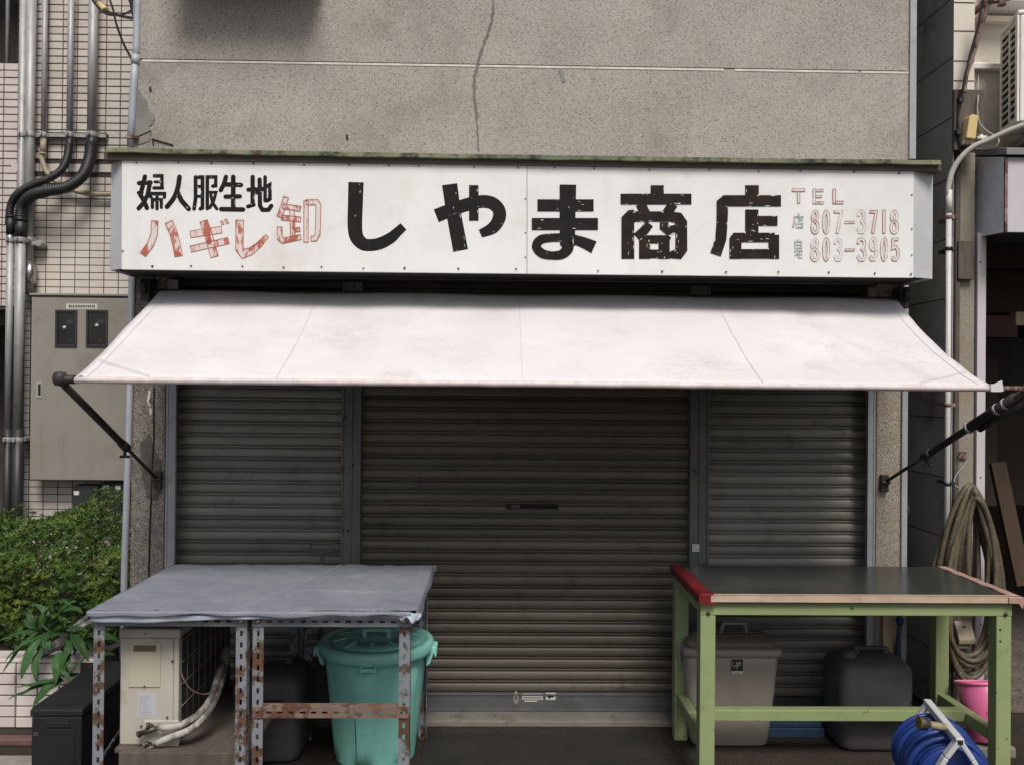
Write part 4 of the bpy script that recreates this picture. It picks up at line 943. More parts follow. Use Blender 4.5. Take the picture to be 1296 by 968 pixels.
# beige lidded bin
yg = 3.77
gx0, gx1 = UX(866, yg, 850), UX(990, yg, 850)
bing = thing('lidded_bin', ((gx0+gx1)/2, 3.89, 0), 'beige grey square bin with brown lid under the green table', 'bin')
hg = UZ(823, yg); q = MB(); R = []
for z, ins in ((.002,.052),(.012,.040),(.05,.036),(hg*.55,.016),(hg*.86,.006),(hg-.02,.004)): R.append(rrect(gx0+.006+ins, yg+ins*.8, gx1-.006-ins, 4.0-ins*.3, z, .03, 4))
q.loft(R); obj('body', q, MT['bin_grey'], bing)
q = MB(); q.loft([rrect(gx0-.004, yg-.012, gx1+.004, 4.012, z, .035, 4) for z in (hg-.022, hg+.0)]+[rrect(gx0, yg-.008, gx1, 4.008, hg+.008, .035, 4), rrect(gx0+.02, yg+.012, gx1-.02, 3.99, hg+.010, .03, 4)]); obj('rim', q, MT['bin_grey'], bing)
q = MB(); q.loft([rrect(gx0+.016, yg+.008, gx1-.016, 3.994, hg+.0105, .03, 4), rrect(gx0+.022, yg+.016, gx1-.022, 3.985, hg+.034, .03, 4), rrect(gx0+.05, yg+.06, gx1-.05, 3.96, hg+.048, .03, 4)])
lg = obj('lid', q, MT['bin_lid'], bing)
for k in range(3):
    q = MB(); y = yg+.07+k*.05; q.box(gx0+.06, y, hg+.046, gx1-.06, y+.012, hg+.051); obj('lid_rib', q, MT['bin_lid'], lg, bevel=.002)
hx = UX(930, 3.87, 780); q = MB(); zz = hg+.047
q.tube(spline([(hx-.060,3.89,zz-.004),(hx-.050,3.88,zz+.035),(hx-.042,3.875,zz+.046),(hx+.042,3.875,zz+.046),(hx+.050,3.88,zz+.035),(hx+.060,3.89,zz-.004)], 5), .0085, 8); obj('lid_handle', q, MT['bin_grey'], lg)
for px in (858, ): 
    q = MB(); q.prism([(gx0-.016, hg+.004),(gx0+.004,hg+.012),(gx0+.004,hg-.07),(gx0-.010,hg-.06)], 'y', 3.85, 3.93); obj('clip', q, MT['bin_grey'], bing, bevel=.003)
ys = yg+.004
q = flat(925.5, 834, 940, 848.5, ys-.001, .0015); sk = obj('sticker', q, MT['ink'], bing)
q = flat(925.8, 848.8, 939.6, 851.8, ys-.001, .0012); obj('sticker', q, MT['paper_white'], bing)
q = MB()
def ul(P, r=.0013): q.tube([U(x, y, ys-.0035) for x, y in P], r, 5)
ul([(928,837),(927,842),(928.5,843.5),(931,842.5),(932.5,837)]); ul([(934,838),(932,846.5)]); ul([(934,838.5),(936,837),(937.5,838.5),(936.5,841.5),(933.5,842.5)]); ul([(931.5,840),(938.5,838.6)], .0008)
obj('sticker_mark', q, MT['white_ink'], sk)
q = MB()
for k in range(4): ul([(929+k*2.0,850.4),(930.2+k*2.0,850.4)], .0009)
obj('sticker_mark', q, MT['ink'], sk)
# blue folded sheet behind
q = MB(); q.box(1.20, 3.90, .001, 1.50, 4.01, .045); q.box(1.215, 3.905, .0455, 1.49, 4.005, .07)
tag(obj('blue_crate_lid', q, MT['blue_sheet'], bevel=.004), 'flat blue plastic sheets lying under the green table behind the bins', 'plastic sheet')

# D handle of a shovel leaning on the left shutter
ysh = 4.06; sh = thing('shovel', (UX(407,ysh,700), ysh, 0), 'dull green D handle and shaft rising behind the cloth covered table', 'shovel')
q = MB(); c = lambda px, py: U(px, py, ysh)
q.tube([c(x,y) for x, y in ((394,687),(393,692),(396,697),(401,698.5),(413,698.5),(420,697),(423,692),(422.5,686))], .006, 8); q.tube([c(392.5,687.5), c(423.5,687.5)], .0075, 8); obj('grip', q, MT['plastic_film'], sh)
q = MB(); q.tube([c(407.5,698), (c(407,715).x, ysh-.03, .05)], .0085, 8); obj('shaft', q, MT['plastic_film'], sh)
q = MB(); bxx = c(407,715).x; q.prism([(bxx-.10,.002),(bxx+.10,.002),(bxx+.10,.22),(bxx+.04,.27),(bxx-.04,.27),(bxx-.10,.22)], 'y', ysh-.045, ysh-.035); obj('blade', q, MT['tank'], sh)

# ================================================================== GREEN WORK TABLE
yg1, yg2 = 3.40, 3.93
gl = thing('work_table', (1.41, 3.66, 0), 'pale green steel work table with dark top and red taped edge', 'table')
LW = .060; ZG = .735
xg1, xg2 = UX(886, yg1, 850), UX(1280, yg1, 850)
for i, (x0, x1) in enumerate(((xg1, xg1+LW), (xg2-LW, xg2))):
    for y0, y1 in ((yg1, yg1+LW), (yg2-LW, yg2)):
        q = MB(); q.box(x0, y0, .001, x1, y1, ZG-.052 if y0 == yg1 else ZG-.001); lg_ = obj('leg', q, MT['green'], gl, bevel=.003)
        if i == 1 and y0 == yg1:
            for py in (796.5, 811):
                q = MB(); c0 = U(1266, py, yg1); q.prism([(c0.x+.0045*math.cos(k*math.pi/4), c0.z+.0045*math.sin(k*math.pi/4)) for k in range(8)], 'y', yg1-.0012, yg1+.001)
                obj('bolt_hole', q, MT['dark_gap'], lg_)
q = MB(); q.box(xg1-.001, yg1-.002, ZG-.051, xg2+.001, yg1+.05, ZG); obj('apron', q, MT['green'], gl, bevel=.003)
q = MB(); q.box(xg1+LW, yg2-.045, ZG-.05, xg2-LW, yg2-.004, ZG-.001); obj('apron', q, MT['green'], gl, bevel=.003)
for x0 in (xg1+.002, xg2-.05):
    q = MB(); q.box(x0, yg1+.051, ZG-.05, x0+.047, yg2-LW-.001, ZG-.001); obj('side_apron', q, MT['green'], gl, bevel=.003)
for x0 in (xg1+.008, xg2-.05):
    for a_, b_ in ((yg1+LW, 3.64), (3.645, yg2-LW)):
        q = MB(); q.box(x0, a_, .165, x0+.042, b_, .213); obj('side_stretcher', q, MT['green'], gl, bevel=.003)
q = MB(); q.box(xg1+.051, 3.64, .176, xg2-.051, 3.69, .222); obj('cross_bar', q, MT['green'], gl, bevel=.003)
q = MB()
for x in (xg1+.03, xg2-.025): q.lathe([(0,-.007),(.006,-.005),(.009,0),(0,.001)], 0, 0, 0, 10, M=Matrix.Translation((x, yg1-.003, ZG-.043)) @ Matrix.Rotation(-math.pi/2, 4, 'X'))
obj('bolt', q, MT['brass'], gl)
q = MB(); q.box(xg1-.008, yg1-.022, ZG+.001, xg2+.018, yg2+.012, ZG+.032); top = obj('table_top', q, MT['slate'], gl, bevel=.002)
q = MB(); q.box(xg1+.03, yg1-.0245, ZG+.006, xg2+.020, yg1-.0222, ZG+.034); q.box(xg1+.03, yg1-.0245, ZG+.0325, xg2+.02, yg1-.008, ZG+.0342); obj('edge_strip', q, MT['beige_tape'], gl)
def redt(u, v):
    P = [(xg1-.0095, ZG-.002), (xg1-.0105, ZG+.02), (xg1-.008, ZG+.0335), (xg1+.012, ZG+.0345), (xg1+.045+.006*math.sin(u*25), ZG+.0338)]
    i = min(int(v*4), 3); t = v*4-i; y = lerp(yg1-.026, yg2+.014, u)
    return Vector((lerp(P[i][0],P[i+1][0],t)+.0012*math.sin(u*40), y, lerp(P[i][1],P[i+1][1],t)+.0012*math.sin(u*33+v*5)))
q = MB(); q.grid(redt, 24, 8); solidify(obj('red_tape', q, MT['red_tape'], gl), .0015, 1)
q = MB(); q.box(xg1-.012, yg1-.0275, ZG-.003, xg1+.034, yg1-.0225, ZG+.034); q.box(xg1+.034, yg1-.0275, ZG-.003, xg1+.055, yg1-.0225, ZG+.004); obj('red_tape', q, MT['red_tape'], gl)
def pinkt(u, v):
    P = [(xg2-.022-.004*math.sin(u*20), ZG+.0335), (xg2+.01, ZG+.0345), (xg2+.0195, ZG+.033), (xg2+.0215, ZG+.02), (xg2+.0205, ZG+.004)]
    i = min(int(v*4), 3); t = v*4-i; y = lerp(yg1-.024, yg2+.014, u)
    return Vector((lerp(P[i][0],P[i+1][0],t), y, lerp(P[i][1],P[i+1][1],t)+.001*math.sin(u*33+v*5)))
q = MB(); q.grid(pinkt, 24, 8); solidify(obj('pink_tape', q, MT['pink_tape'], gl), .0015, 1)
q = MB(); q.prism([(xg2-.03,ZG+.030),(xg2+.03,ZG+.032),(xg2+.034,ZG+.014),(xg2+.026,ZG-.018),(xg2+.012,ZG+.004),(xg2-.028,ZG+.006)], 'y', yg1-.030, yg1-.0246); obj('tape_end', q, MT['pink_tape'], gl, bevel=.002)

# ================================================================== HOSE REEL
A0, A1 = Vector((1.566, 3.09, .29)), Vector((1.506, 2.79, .29)); ax = (A1-A0).normalized(); lx = Vector((-ax.y, ax.x, 0))*-1
side = Vector((0,0,1)).cross(ax).normalized()
MR = Matrix(((side.x, 0, ax.x, A0.x), (side.y, 0, ax.y, A0.y), (0, 1, 0, A0.z), (0,0,0,1)))    # local z along the axle, local y up
LR = (A1-A0).length
hr = thing('hose_reel', ((A0.x+A1.x)/2, (A0.y+A1.y)/2, 0), 'blue garden hose wound on a blue reel with a pale grey frame', 'hose reel')
q = MB()
for z0, k_ in ((.015, .95), (LR-.03, .84)): q.lathe([(.05,0),(.134*k_,0),(.141*k_,.004),(.141*k_,.010),(.134*k_,.014),(.05,.014)], 0, 0, z0, 48, M=MR)
q.lathe([(.062,.02),(.062,LR-.02)], 0, 0, 0, 24, M=MR); obj('drum', q, MT['drum_blue'], hr)
q = MB(); pts = []
for lay, (rr, cnt) in enumerate(((.082,9),(.103,8),(.122,7))):
    T = 26*cnt
    for i in range(T+1):
        t = i/T; zz_ = .042+.012*lay*.5+(LR-.09-.012*lay)*(t if lay % 2 == 0 else 1-t); a = 2*math.pi*cnt*t
        pts.append(MR @ Vector((rr*math.cos(a)+.006*math.sin(a*.37+lay), rr*math.sin(a)+.004*math.sin(a*.71), zz_+.008*math.sin(a*.53+lay))))
q.tube(pts, .0124, 8); obj('hose', q, MT['hose_blue'], hr)
def L2W(x, y, z): return MR @ Vector((x, y, z))
HT = .445-A0.z
for z0, nm in ((-.012, 'end_frame'), (LR+.012, 'end_frame')):
    q = MB()
    def slab(P, w_): 
        for i in range(len(P)-1): q.bar(L2W(P[i][0],P[i][1],z0), L2W(P[i+1][0],P[i+1][1],z0), .016, w_, up=ax if abs(ax.dot((L2W(P[i+1][0],P[i+1][1],z0)-L2W(P[i][0],P[i][1],z0)).normalized()))<.9 else (0,0,1))
    slab([(0,HT+.004),(-.040,.10),(-.078,.03),(-.108,-.06),(-.14,-A0.z+.012)], .034); slab([(0,HT+.004),(.040,.10),(.078,.03),(.108,-.06),(.14,-A0.z+.012)], .034); slab([(-.16,-A0.z+.012),(.16,-A0.z+.012)], .022); slab([(-.07,-.01),(.07,-.01)], .024)
    q.lathe([(0,-.012),(.04,-.012),(.042,0),(.04,.014),(0,.014)], 0, 0, z0, 24, M=MR)
    obj(nm, q, MT['reel_grey'], hr, bevel=.004)
q = MB(); q.bar(L2W(0,HT,-.03), L2W(0,HT,LR+.028), .026, .026); obj('carry_handle', q, MT['reel_grey'], hr, bevel=.004)
q = MB(); q.bar(L2W(0,HT,LR+.0285), L2W(0,HT,LR+.030), .016, .014); obj('handle_opening', q, MT['dark_gap'], hr)
for sx in (-.158, .158):
    q = MB(); q.bar(L2W(sx,-A0.z+.013,-.03), L2W(sx,-A0.z+.013,LR+.03), .024, .022); obj('foot_bar', q, MT['reel_grey'], hr, bevel=.003)
q = MB(); n0, n1 = U(1163,914,2.86), U(1196,920,2.86)
q.tube([n0, lerp(n0,n1,.28)], .021, 14); q.tube([lerp(n0,n1,.28), lerp(n0,n1,.42)], .012, 12); nz = obj('nozzle', q, MT['nozzle'], hr)
q = MB(); q.tube([n0+(n0-n1).normalized()*.002, n0+(n1-n0).normalized()*.003], .0215, 14); obj('nozzle_face', q, mat('yellow_black_nozzle_ring', (.12,.09,.02), rough=.6), nz)
q = MB(); q.tube([lerp(n0,n1,.40), n1], .0125, 12); obj('nozzle_grip', q, mat('straw_hose_end', (.32,.27,.15), (.22,.18,.1), 60, rough=.6), nz)

# ================================================================== PINK BUCKET
pcx, pcy = UX(1241, 3.80, 880), 3.80; hz = .25
pk = thing('bucket', (pcx, pcy, 0), 'bright pink plastic bucket tipped back behind the right legs of the green table', 'bucket')
RB = Matrix.Translation((pcx, pcy-.06, .05)) @ Matrix.Rotation(math.radians(-15), 4, 'X')
q = MB(); q.lathe([(0,.002),(.068,.002),(.072,.006),(.100,hz-.006),(.098,hz-.004),(.068,.010),(0,.010)], 0, 0, 0, 36, M=RB); obj('body', q, MT['pink'], pk)
q = MB(); q.lathe([(.098,hz-.014),(.105,hz-.012),(.106,hz),(.098,hz),(.098,hz-.014)], 0, 0, 0, 36, M=RB); obj('rim', q, MT['pink_pale'], pk)
q = MB(); q.tube([RB @ p for p in spline([(.07,-.082,hz-.006),(.05,-.094,hz-.03),(.01,-.100,hz-.075),(-.03,-.092,hz-.12)], 6)], .0035, 8); obj('bail', q, MT['pink_pale'], pk)
q = MB(); q.box(pcx-.09, pcy-.12, .001, pcx+.09, pcy+.06, .048); tag(obj('low_block', q, MT['sill'], bevel=.008), 'small worn concrete block under the pink bucket', 'block')
# ================================================================== TILED APARTMENT BUILDING (left, set back)
YT = 6.0
TW, TH = .0985, .0505
apt = thing('tiled_building', (-4.2, YT+.5, 0), 'apartment building with small beige pink wall tiles behind the metal conduits', 'building')
xw0, xw1 = UX(22, YT, 300), UX(215, YT, 300)
zpa, zpb = UZ(80, YT, 10), UZ(392, YT, 10)           # parapet of the balcony
q = MB(); q.box(xw0, YT+.004, 0, xw1, YT+.3, 5.6); q.box(xw0-2.6, YT+.005, zpb, xw0-.001, YT+.12, zpa); q.box(xw0-2.6, YT+.7, 0, xw0-.001, YT+.8, 5.6); obj('wall', q, MT['grout'], apt)
def tile_mesh(wd, h, name, m):
    q = MB(); a, b, e = wd/2-.0028, h/2-.0028, .0018
    q.add([(-a,.004,-b),(a,.004,-b),(a,.004,b),(-a,.004,b),(-a+e,-.003,-b+e),(a-e,-.003,-b+e),(a-e,-.003,b-e),(-a+e,-.003,b-e)],
          [(4,5,6,7),(0,1,5,4),(1,2,6,5),(2,3,7,6),(3,0,4,7)])
    return q
def tile_block(par, x0, nx, zs, Y, m, first, heights, limit, stuff_mb, width=TW, hide=None, offs=None):
    cnt = 0
    for r, z in enumerate(zs):
        for c in range(nx):
            x = x0+(c+.5)*width+(offs[r] if offs else 0)
            if hide and hide(x, z): continue
            if limit[0] > 0:
                o = first[0].copy() if first[0].users_collection and first[1] else first[0]
                if first[1]: COL.objects.link(o); o.parent = par
                first[1] = True
                o.location = Vector((x, Y+random.uniform(-.0012,.0006), z))-WL[par.name]
                o.rotation_euler = (random.uniform(-.006,.006), 0, random.uniform(-.006,.006))
                limit[0] -= 1
            else:
                a, b = width/2-.0028, TH/2-.0028; y = Y-.003
                stuff_mb.add([(x-a,y,z-b),(x+a,y,z-b),(x+a,y,z+b),(x-a,y,z+b)], [(0,1,2,3)])
def proto_tile(name, par, wd, h, m):
    q = tile_mesh(wd, h, name, m); o = bpy.data.objects.new(name, make_mesh(name, q, m, Vector((0,0,0)))); COL.objects.link(o); o.parent = par; return [o, False]
zband = UZ(213, YT, 100)            # the row of longer tiles
hid = lambda x, z: (UX(36, YT, 480) < x and UZ(606, YT) < z < UZ(388, YT)) or x > UX(176, YT, 100)
ft = proto_tile('tile', apt, TW, TH, MT['tile']); lim = [228]; stf = MB()
zs_up = [zband+.058+TH*(i+.5) for i in range(60) if zband+.058+TH*(i+.5) < UZ(-24, YT, 100)]
zs_dn = [zband-.060-TH*(i+.5) for i in range(60) if zband-.060-TH*(i+.5) > .03]
nx = int((xw1-xw0)/TW)
tile_block(apt, xw0, nx, zs_up, YT, MT['tile'], ft, None, lim, stf, hide=hid)
lim[0] += 0
tile_block(apt, xw0, nx, zs_dn, YT, MT['tile'], ft, None, lim, stf, hide=hid)
# long tiles of the band
fb = proto_tile('band_tile', apt, .197, .062, MT['tile']); lb_ = [8]
tile_block(apt, xw0-.05, 5, [zband], YT, MT['tile'], fb, None, lb_, stf, width=.197, hide=lambda x, z: x > UX(176, YT, 100))
if stf.v: obj('far_tiles', stf, MT['tile'], apt, stuff=True)
# balcony parapet, slightly pinker
fp = proto_tile('parapet_tile', apt, TW, TH, MT['tile_pink']); lp = [64]; stp = MB()
npr = int((zpa-zpb)/TH)
tile_block(apt, xw0-.004-2*TW, 2, [zpa-TH*(i+.5) for i in range(npr)], YT, MT['tile_pink'], fp, None, lp, stp)
tile_block(apt, xw0-.004-12*TW, 10, [zpa-TH*(i+.5) for i in range(npr)], YT, MT['tile_pink'], fp, None, [0], stp)
obj('parapet_far_tiles', stp, MT['tile_pink'], apt, stuff=True)
# brown tiles at the back of the recess
fr_ = proto_tile('recess_tile', apt, .2, .062, MT['tile_brown']); lr_ = [40]; stb = MB()
zz0 = UZ(84, YT+.7, 10); tile_block(apt, xw0-.2*2-.0, 2, [zz0+.062*i for i in range(16)], YT+.695, MT['tile_brown'], fr_, None, lr_, stb, width=.2)
q = MB(); xr_ = UX(9.5, YT+.3, 40); q.tube([(xr_, YT+.3, zpa-.3), (xr_, YT+.3, 5.6)], .014, 8); obj('recess_pole', q, MT['galv'], apt)
q = MB(); q.box(xw0-2.6, YT+.12, zpb-.1, xw0-.002, YT+.7, zpb); q.box(xw0-2.6, YT-.0, 5.0, xw0-.001, YT+.7, 5.1); obj('balcony_floor', q, MT['grout'], apt)

# ------------------------------------------------------------------ conduits
YCn = 5.93
def pt(px, py, Y=YCn): return U(px, py, Y)
def vpipe(px, py0, py1, wpx, Y=YCn):
    r = wpx/2/F*Y; x = U(px, (py0+py1)/2, Y).x
    return x, r, U(px, py0, Y).z, U(px, py1, Y).z
def clampring(par, x, y, z, r):
    q = MB(); q.tube([(x, y, z-.016), (x, y, z+.016)], r+.006, 14); q.box(x-.006, y-r-.026, z-.012, x+.006, y-r-.002, z+.012); q.box(x-r-.01, y+r*.4, z-.012, x+r+.01, YT-.004, z+.012); obj('clamp', q, MT['galv'], par, bevel=.002)
def conduit(name, px, py0, py1, wpx, label, flexpts=None, flexr=None, flexm='flex', lower=None, clamps=(), Y=YCn):
    x, r, z0, z1 = vpipe(px, py0, py1, wpx, Y)
    t = thing(name, (x, Y, min(z0, z1)), label, 'conduit', 'metal conduits running up the tiled wall')
    q = MB(); q.tube([(x, Y, z1), (x, Y, z0)], r, 16); obj('pipe', q, MT['galv'], t)
    for py in clamps: clampring(t, x, Y, U(px, py, Y).z, r)
    if flexpts:
        q = MB(); sp = spline([U(a, b, Yq) for a, b, Yq in flexpts], 26)
        if flexm == 'flex':
            L_ = 0; rad = []
            for i, p in enumerate(sp):
                if i: L_ += (p-sp[i-1]).length
                rad.append(flexr*(1.0+.07*math.sin(L_/.0115*math.pi)))
            # resample finely enough for the ribs
            q.tube(sp, flexr, 14, radii=[flexr*(1.07,1.07,.88)[i % 3] for i in range(len(sp))])
        else: q.tube(sp, flexr, 12)
        obj('flexible_hose', q, MT[flexm], t)
        q = MB(); q.tube([(x, Y, z1-.03-.05), (x, Y, z1+.02)], r*1.12, 16); q.tube([(x, Y, z1-.085), (x, Y, z1-.075)], r*1.35, 16); obj('coupling', q, MT[flexm], t)
    if lower:
        lpx, l0, l1, lw_, lcl = lower; x2, r2, a, b = vpipe(lpx, l0, l1, lw_, 5.86)
        q = MB(); q.tube([(x2, 5.86, b), (x2, 5.86, a)], r2, 16); lo = obj('lower_pipe', q, MT['galv'], t)
        q = MB(); q.tube([(x2, 5.86, a-.06), (x2, 5.86, a+.06)], r2*1.15, 16); q.tube([(x2, 5.86, a+.055), (x2, 5.86, a+.066)], r2*1.35, 16); obj('coupling', q, MT[flexm], t)
        q = MB(); q.tube([(x2, 5.86, a-.10), (x2, 5.86, a-.061)], r2*1.08, 16); obj('collar', q, MT['chrome'], t)
        for py in lcl: clampring(t, x2, 5.86, U(lpx, py, 5.86).z, r2)
        q = MB(); q.tube([(x2, 5.86, .25), (x2, 5.86, b+.01)], r2*1.15, 14); obj('lower_flexible_hose', q, MT['flex'], t)
    return t
conduit('conduit', 26.3, -40, 585, 8.5, 'leftmost of the five galvanised conduits, narrow and straight', clamps=(171,))
conduit('conduit', 38.0, -40, 372, 11.5, 'second galvanised conduit from the left, straight and thick with a lower coupling', clamps=(171, 304))
x2_, r2_, za_, zb__ = vpipe(37, 340, 362, 11.5)
q = MB(); q.tube([(x2_+.005, YCn, UZ(366,YCn)), (x2_+.005, YCn, UZ(340,YCn))], .037, 16); obj('coupling', q, MT['chrome'], bpy.data.objects['conduit.001'])
conduit('conduit', 56.2, -40, 180, 6.5, 'thin middle conduit ending in a beige flexible tube', [(56.2,182,YCn),(53,196,YCn),(55,208,YCn),(62,222,YCn),(78,234,YCn),(100,243,5.95),(122,246,5.95),(150,246,5.95),(185,246,5.95)], .017, 'flex_beige', clamps=(171,))
conduit('conduit', 89.3, -40, 178, 7.5, 'fourth conduit from the left, bending into a black corrugated hose', [(87,185,YCn),(85,200,5.9),(77,216,5.86),(60,227,5.84),(38,236,5.84),(22,246,5.84),(13.5,262,5.86),(11.5,285,5.86)], .025, 'flex', (11.5, 286, 545, 8.5, (304,556)), (171,))
conduit('conduit', 117.5, -40, 176, 11.5, 'rightmost thick conduit bending into a wide black corrugated hose', [(115,184,YCn),(113.5,200,5.9),(105,222,5.84),(85,237,5.81),(60,242,5.80),(40,248,5.82),(28,262,5.86),(25,285,5.86)], .036, 'flex', (24.5, 290, 545, 12.0, (304,556)), (171,))
q = MB(); z = UZ(170.5, YCn, 75); q.box(UX(19,YCn,171), YCn+.025, z-.018, UX(132,YCn,171), YT-.003, z-.010); q.box(UX(19,YCn,171), YCn+.025, z-.018, UX(132,YCn,171), YCn+.031, z+.022); q.box(UX(19,YCn,171), YCn+.025, z+.016, UX(132,YCn,171), YT-.003, z+.022)
tag(obj('clamp_rail', q, MT['galv']), 'metal strut rail holding the upper conduits to the tiled wall', 'rail')
q = MB(); c0 = U(47, 309, YCn); q.box(c0.x-.03, YCn-.02, c0.z-.012, c0.x+.03, YT-.004, c0.z+.012); q.tube([c0+Vector((.022,-.03,0)), c0+Vector((.022,.05,0))], .022, 12)
tag(obj('pipe_bracket', q, MT['galv'], bevel=.003), 'small metal pipe bracket beside the thick conduit above the meter cabinet', 'bracket')

# ------------------------------------------------------------------ meter cabinet
YK = 5.84
x0, x1 = UX(38, YK, 490), UX(196, YK, 490); z0, z1 = UZ(608.5, YK, 100), UZ(375, YK, 100)
mc = thing('meter_cabinet', ((x0+x1)/2, YK+.08, z0), 'beige steel meter cabinet with two dark windows on the tiled wall', 'cabinet')
q = MB(); q.box(x0, YK+.006, z0, x1, YT-.003, z1); obj('body', q, MT['cabinet'], mc, bevel=.004)
q = MB(); q.box(x0-.006, YK-.014, z1+.001, x1+.01, YT-.003, z1+.016); obj('rain_lip', q, MT['cabinet'], mc, bevel=.003)
q = MB(); q.box(x0+.006, YK-.004, z0+.008, x1-.006, YK+.0055, z1-.012); dr = obj('door', q, MT['cabinet'], mc, bevel=.003)
for a, b in ((71, 98), (110, 137)):
    A, B = U(a, 392.5, YK), U(b, 439.5, YK)
    q = MB(); e = .014
    q.box(A.x, YK-.014, B.z, A.x+e, YK-.0045, A.z); q.box(B.x-e, YK-.014, B.z, B.x, YK-.0045, A.z); q.box(A.x+e, YK-.014, A.z-e, B.x-e, YK-.0045, A.z); q.box(A.x+e, YK-.014, B.z, B.x-e, YK-.0045, B.z+e)
    wf = obj('window_frame', q, MT['meter'], mc, bevel=.002)
    q = MB(); q.box(A.x+e, YK-.0065, B.z+e, B.x-e, YK-.0045, A.z-e); obj('pane', q, MT['glass_dark'], wf)
    q = MB(); c0 = (A+B)/2; q.lathe([(0,0),(.013,0),(.011,.006),(0,.008)], 0, 0, 0, 14, M=Matrix.Translation((c0.x-.012+.01*(a>100), YK-.0066, c0.z+.02*(1 if a > 100 else .3))) @ Matrix.Rotation(math.pi/2, 4, 'X')); obj('dial', q, MT['paper'], wf)
    q = MB(); q.box(c0.x-.005, YK-.0085, c0.z+.03, c0.x+.045, YK-.0066, c0.z+.06); q.box(c0.x+.01, YK-.0085, c0.z-.085, c0.x+.04, YK-.0066, c0.z-.075); obj('meter_plate', q, MT['meter'], wf)
q = flat(84, 384.5, 123, 391.5, YK-.0042, .0012); lbm = obj('label_strip', q, MT['paper_white'], mc)
q = MB(); x = 87
while x < 120:
    w_ = random.uniform(1.0,2.2); aa = U(x, 386.2, YK-.0056); bb = U(x+w_, 389.8, YK-.0056); q.box(aa.x, YK-.0058, bb.z, bb.x, YK-.0052, aa.z); x += w_+.9
obj('print_marks', q, MT['ink'], lbm)
q = flat(46.5, 483, 53, 503.5, YK-.0042, .004); lt = obj('latch', q, MT['galv'], mc, bevel=.001)
q = flat(48.3, 486, 51.3, 500, YK-.0083, .002); obj('latch_slot', q, MT['dark_gap'], lt)
# dark meters under the cabinet
for i, (a, b, c_, d_, lab) in enumerate(((92, 124, 614, 665, 'dark box with a white tag under the meter cabinet, left one'), (127, 160, 610, 665, 'dark box with two pale tags under the meter cabinet, right one'))):
    A, B = U(a, c_, 5.88), U(b, d_, 5.88); t = thing('meter_box', ((A.x+B.x)/2, 5.92, B.z), lab, 'meter box', 'dark meter boxes under the cabinet')
    q = MB(); q.box(A.x, 5.88, B.z, B.x, YT-.003, A.z); obj('body', q, MT['meter'], t, bevel=.006)
    for (u0, v0, u1, v1) in ([(93.5,621,100,626)] if i == 0 else [(131,614,138,619),(146,614,152.5,619)]):
        q = flat(u0, v0, u1, v1, 5.8795, .001); obj('tag', q, MT['paper_white'], t)
# ------------------------------------------------------------------ downpipe on the shop's left corner
dp = thing('drain_pipe', (UX(161,4.06,700), 4.05, 0), 'grey blue plastic drain pipe down the left corner of the shop', 'pipe')
rp = .0145
q = MB(); Pp = [U(175,-40,4.05), U(174,8,4.05), U(172.6,60,4.05), U(171.5,78,4.05)]; q.tube(Pp, .0165, 14); obj('upper_pipe', q, MT['pvc'], dp)
q = MB(); q.tube([U(171.4,72,4.045), U(169.5,105,4.045), U(167,150,4.045), U(165,186,4.045)], .0165, 14); q.tube([U(171.6,70,4.045), U(171,82,4.045)], .0185, 14); obj('middle_pipe', q, MT['pvc'], dp)
q = MB(); xx = UX(161, 4.04, 600); q.tube([(xx+.012, 4.04, 2.12), (xx+.006, 4.04, 1.4), (xx-.008, 4.04, .7), (xx-.012, 4.04, .002)], rp*1.05, 14); obj('lower_pipe', q, MT['pvc'], dp)
q = MB(); c0 = U(166, 174, 4.03); q.box(c0.x-.022, 4.022, c0.z-.006, c0.x+.03, YW-.001, c0.z+.006); obj('pipe_strap', q, MT['pipe_rust'], dp)
# black cables at the top left
def cable(P, r, label, m='cable'):
    q = MB(); q.tube(spline([U(a, b, Y) for a, b, Y in P], 8), r, 8)
    tag(obj('cable', q, MT[m]), label, 'cable', 'loose cables beside the upper wall corner')
cable([(113,-8,5.6),(121,6,5.4),(133,14,5.2),(150,20,4.8),(170,24,4.3),(176,26,4.11)], .0075, 'thick black cable sagging across the top left to the shop corner')
cable([(136,-8,5.5),(143,12,5.3),(147,30,5.1),(156,55,4.8),(166,74,4.4),(170,84,4.09)], .0065, 'thin black cable hanging down in a long arc to the shop corner')
cable([(120,-6,5.5),(124,10,5.4),(134,18,5.2),(146,20,5.0),(158,18,4.7),(172,10,4.11)], .0055, 'brownish cable looping under the thick black one', 'cable_brown')
cable([(162,-8,4.6),(167,4,4.4),(169.5,16,4.16),(172,22,4.11)], .014, 'short thick black cable next to the grey drain pipe')
q = MB(); q.tube([U(126,6,5.40), U(134,14,5.24)], .02, 8)
tag(obj('cable_joint', q, MT['yellow']), 'small yellowed sleeve on the cables at the top left', 'cable sleeve')

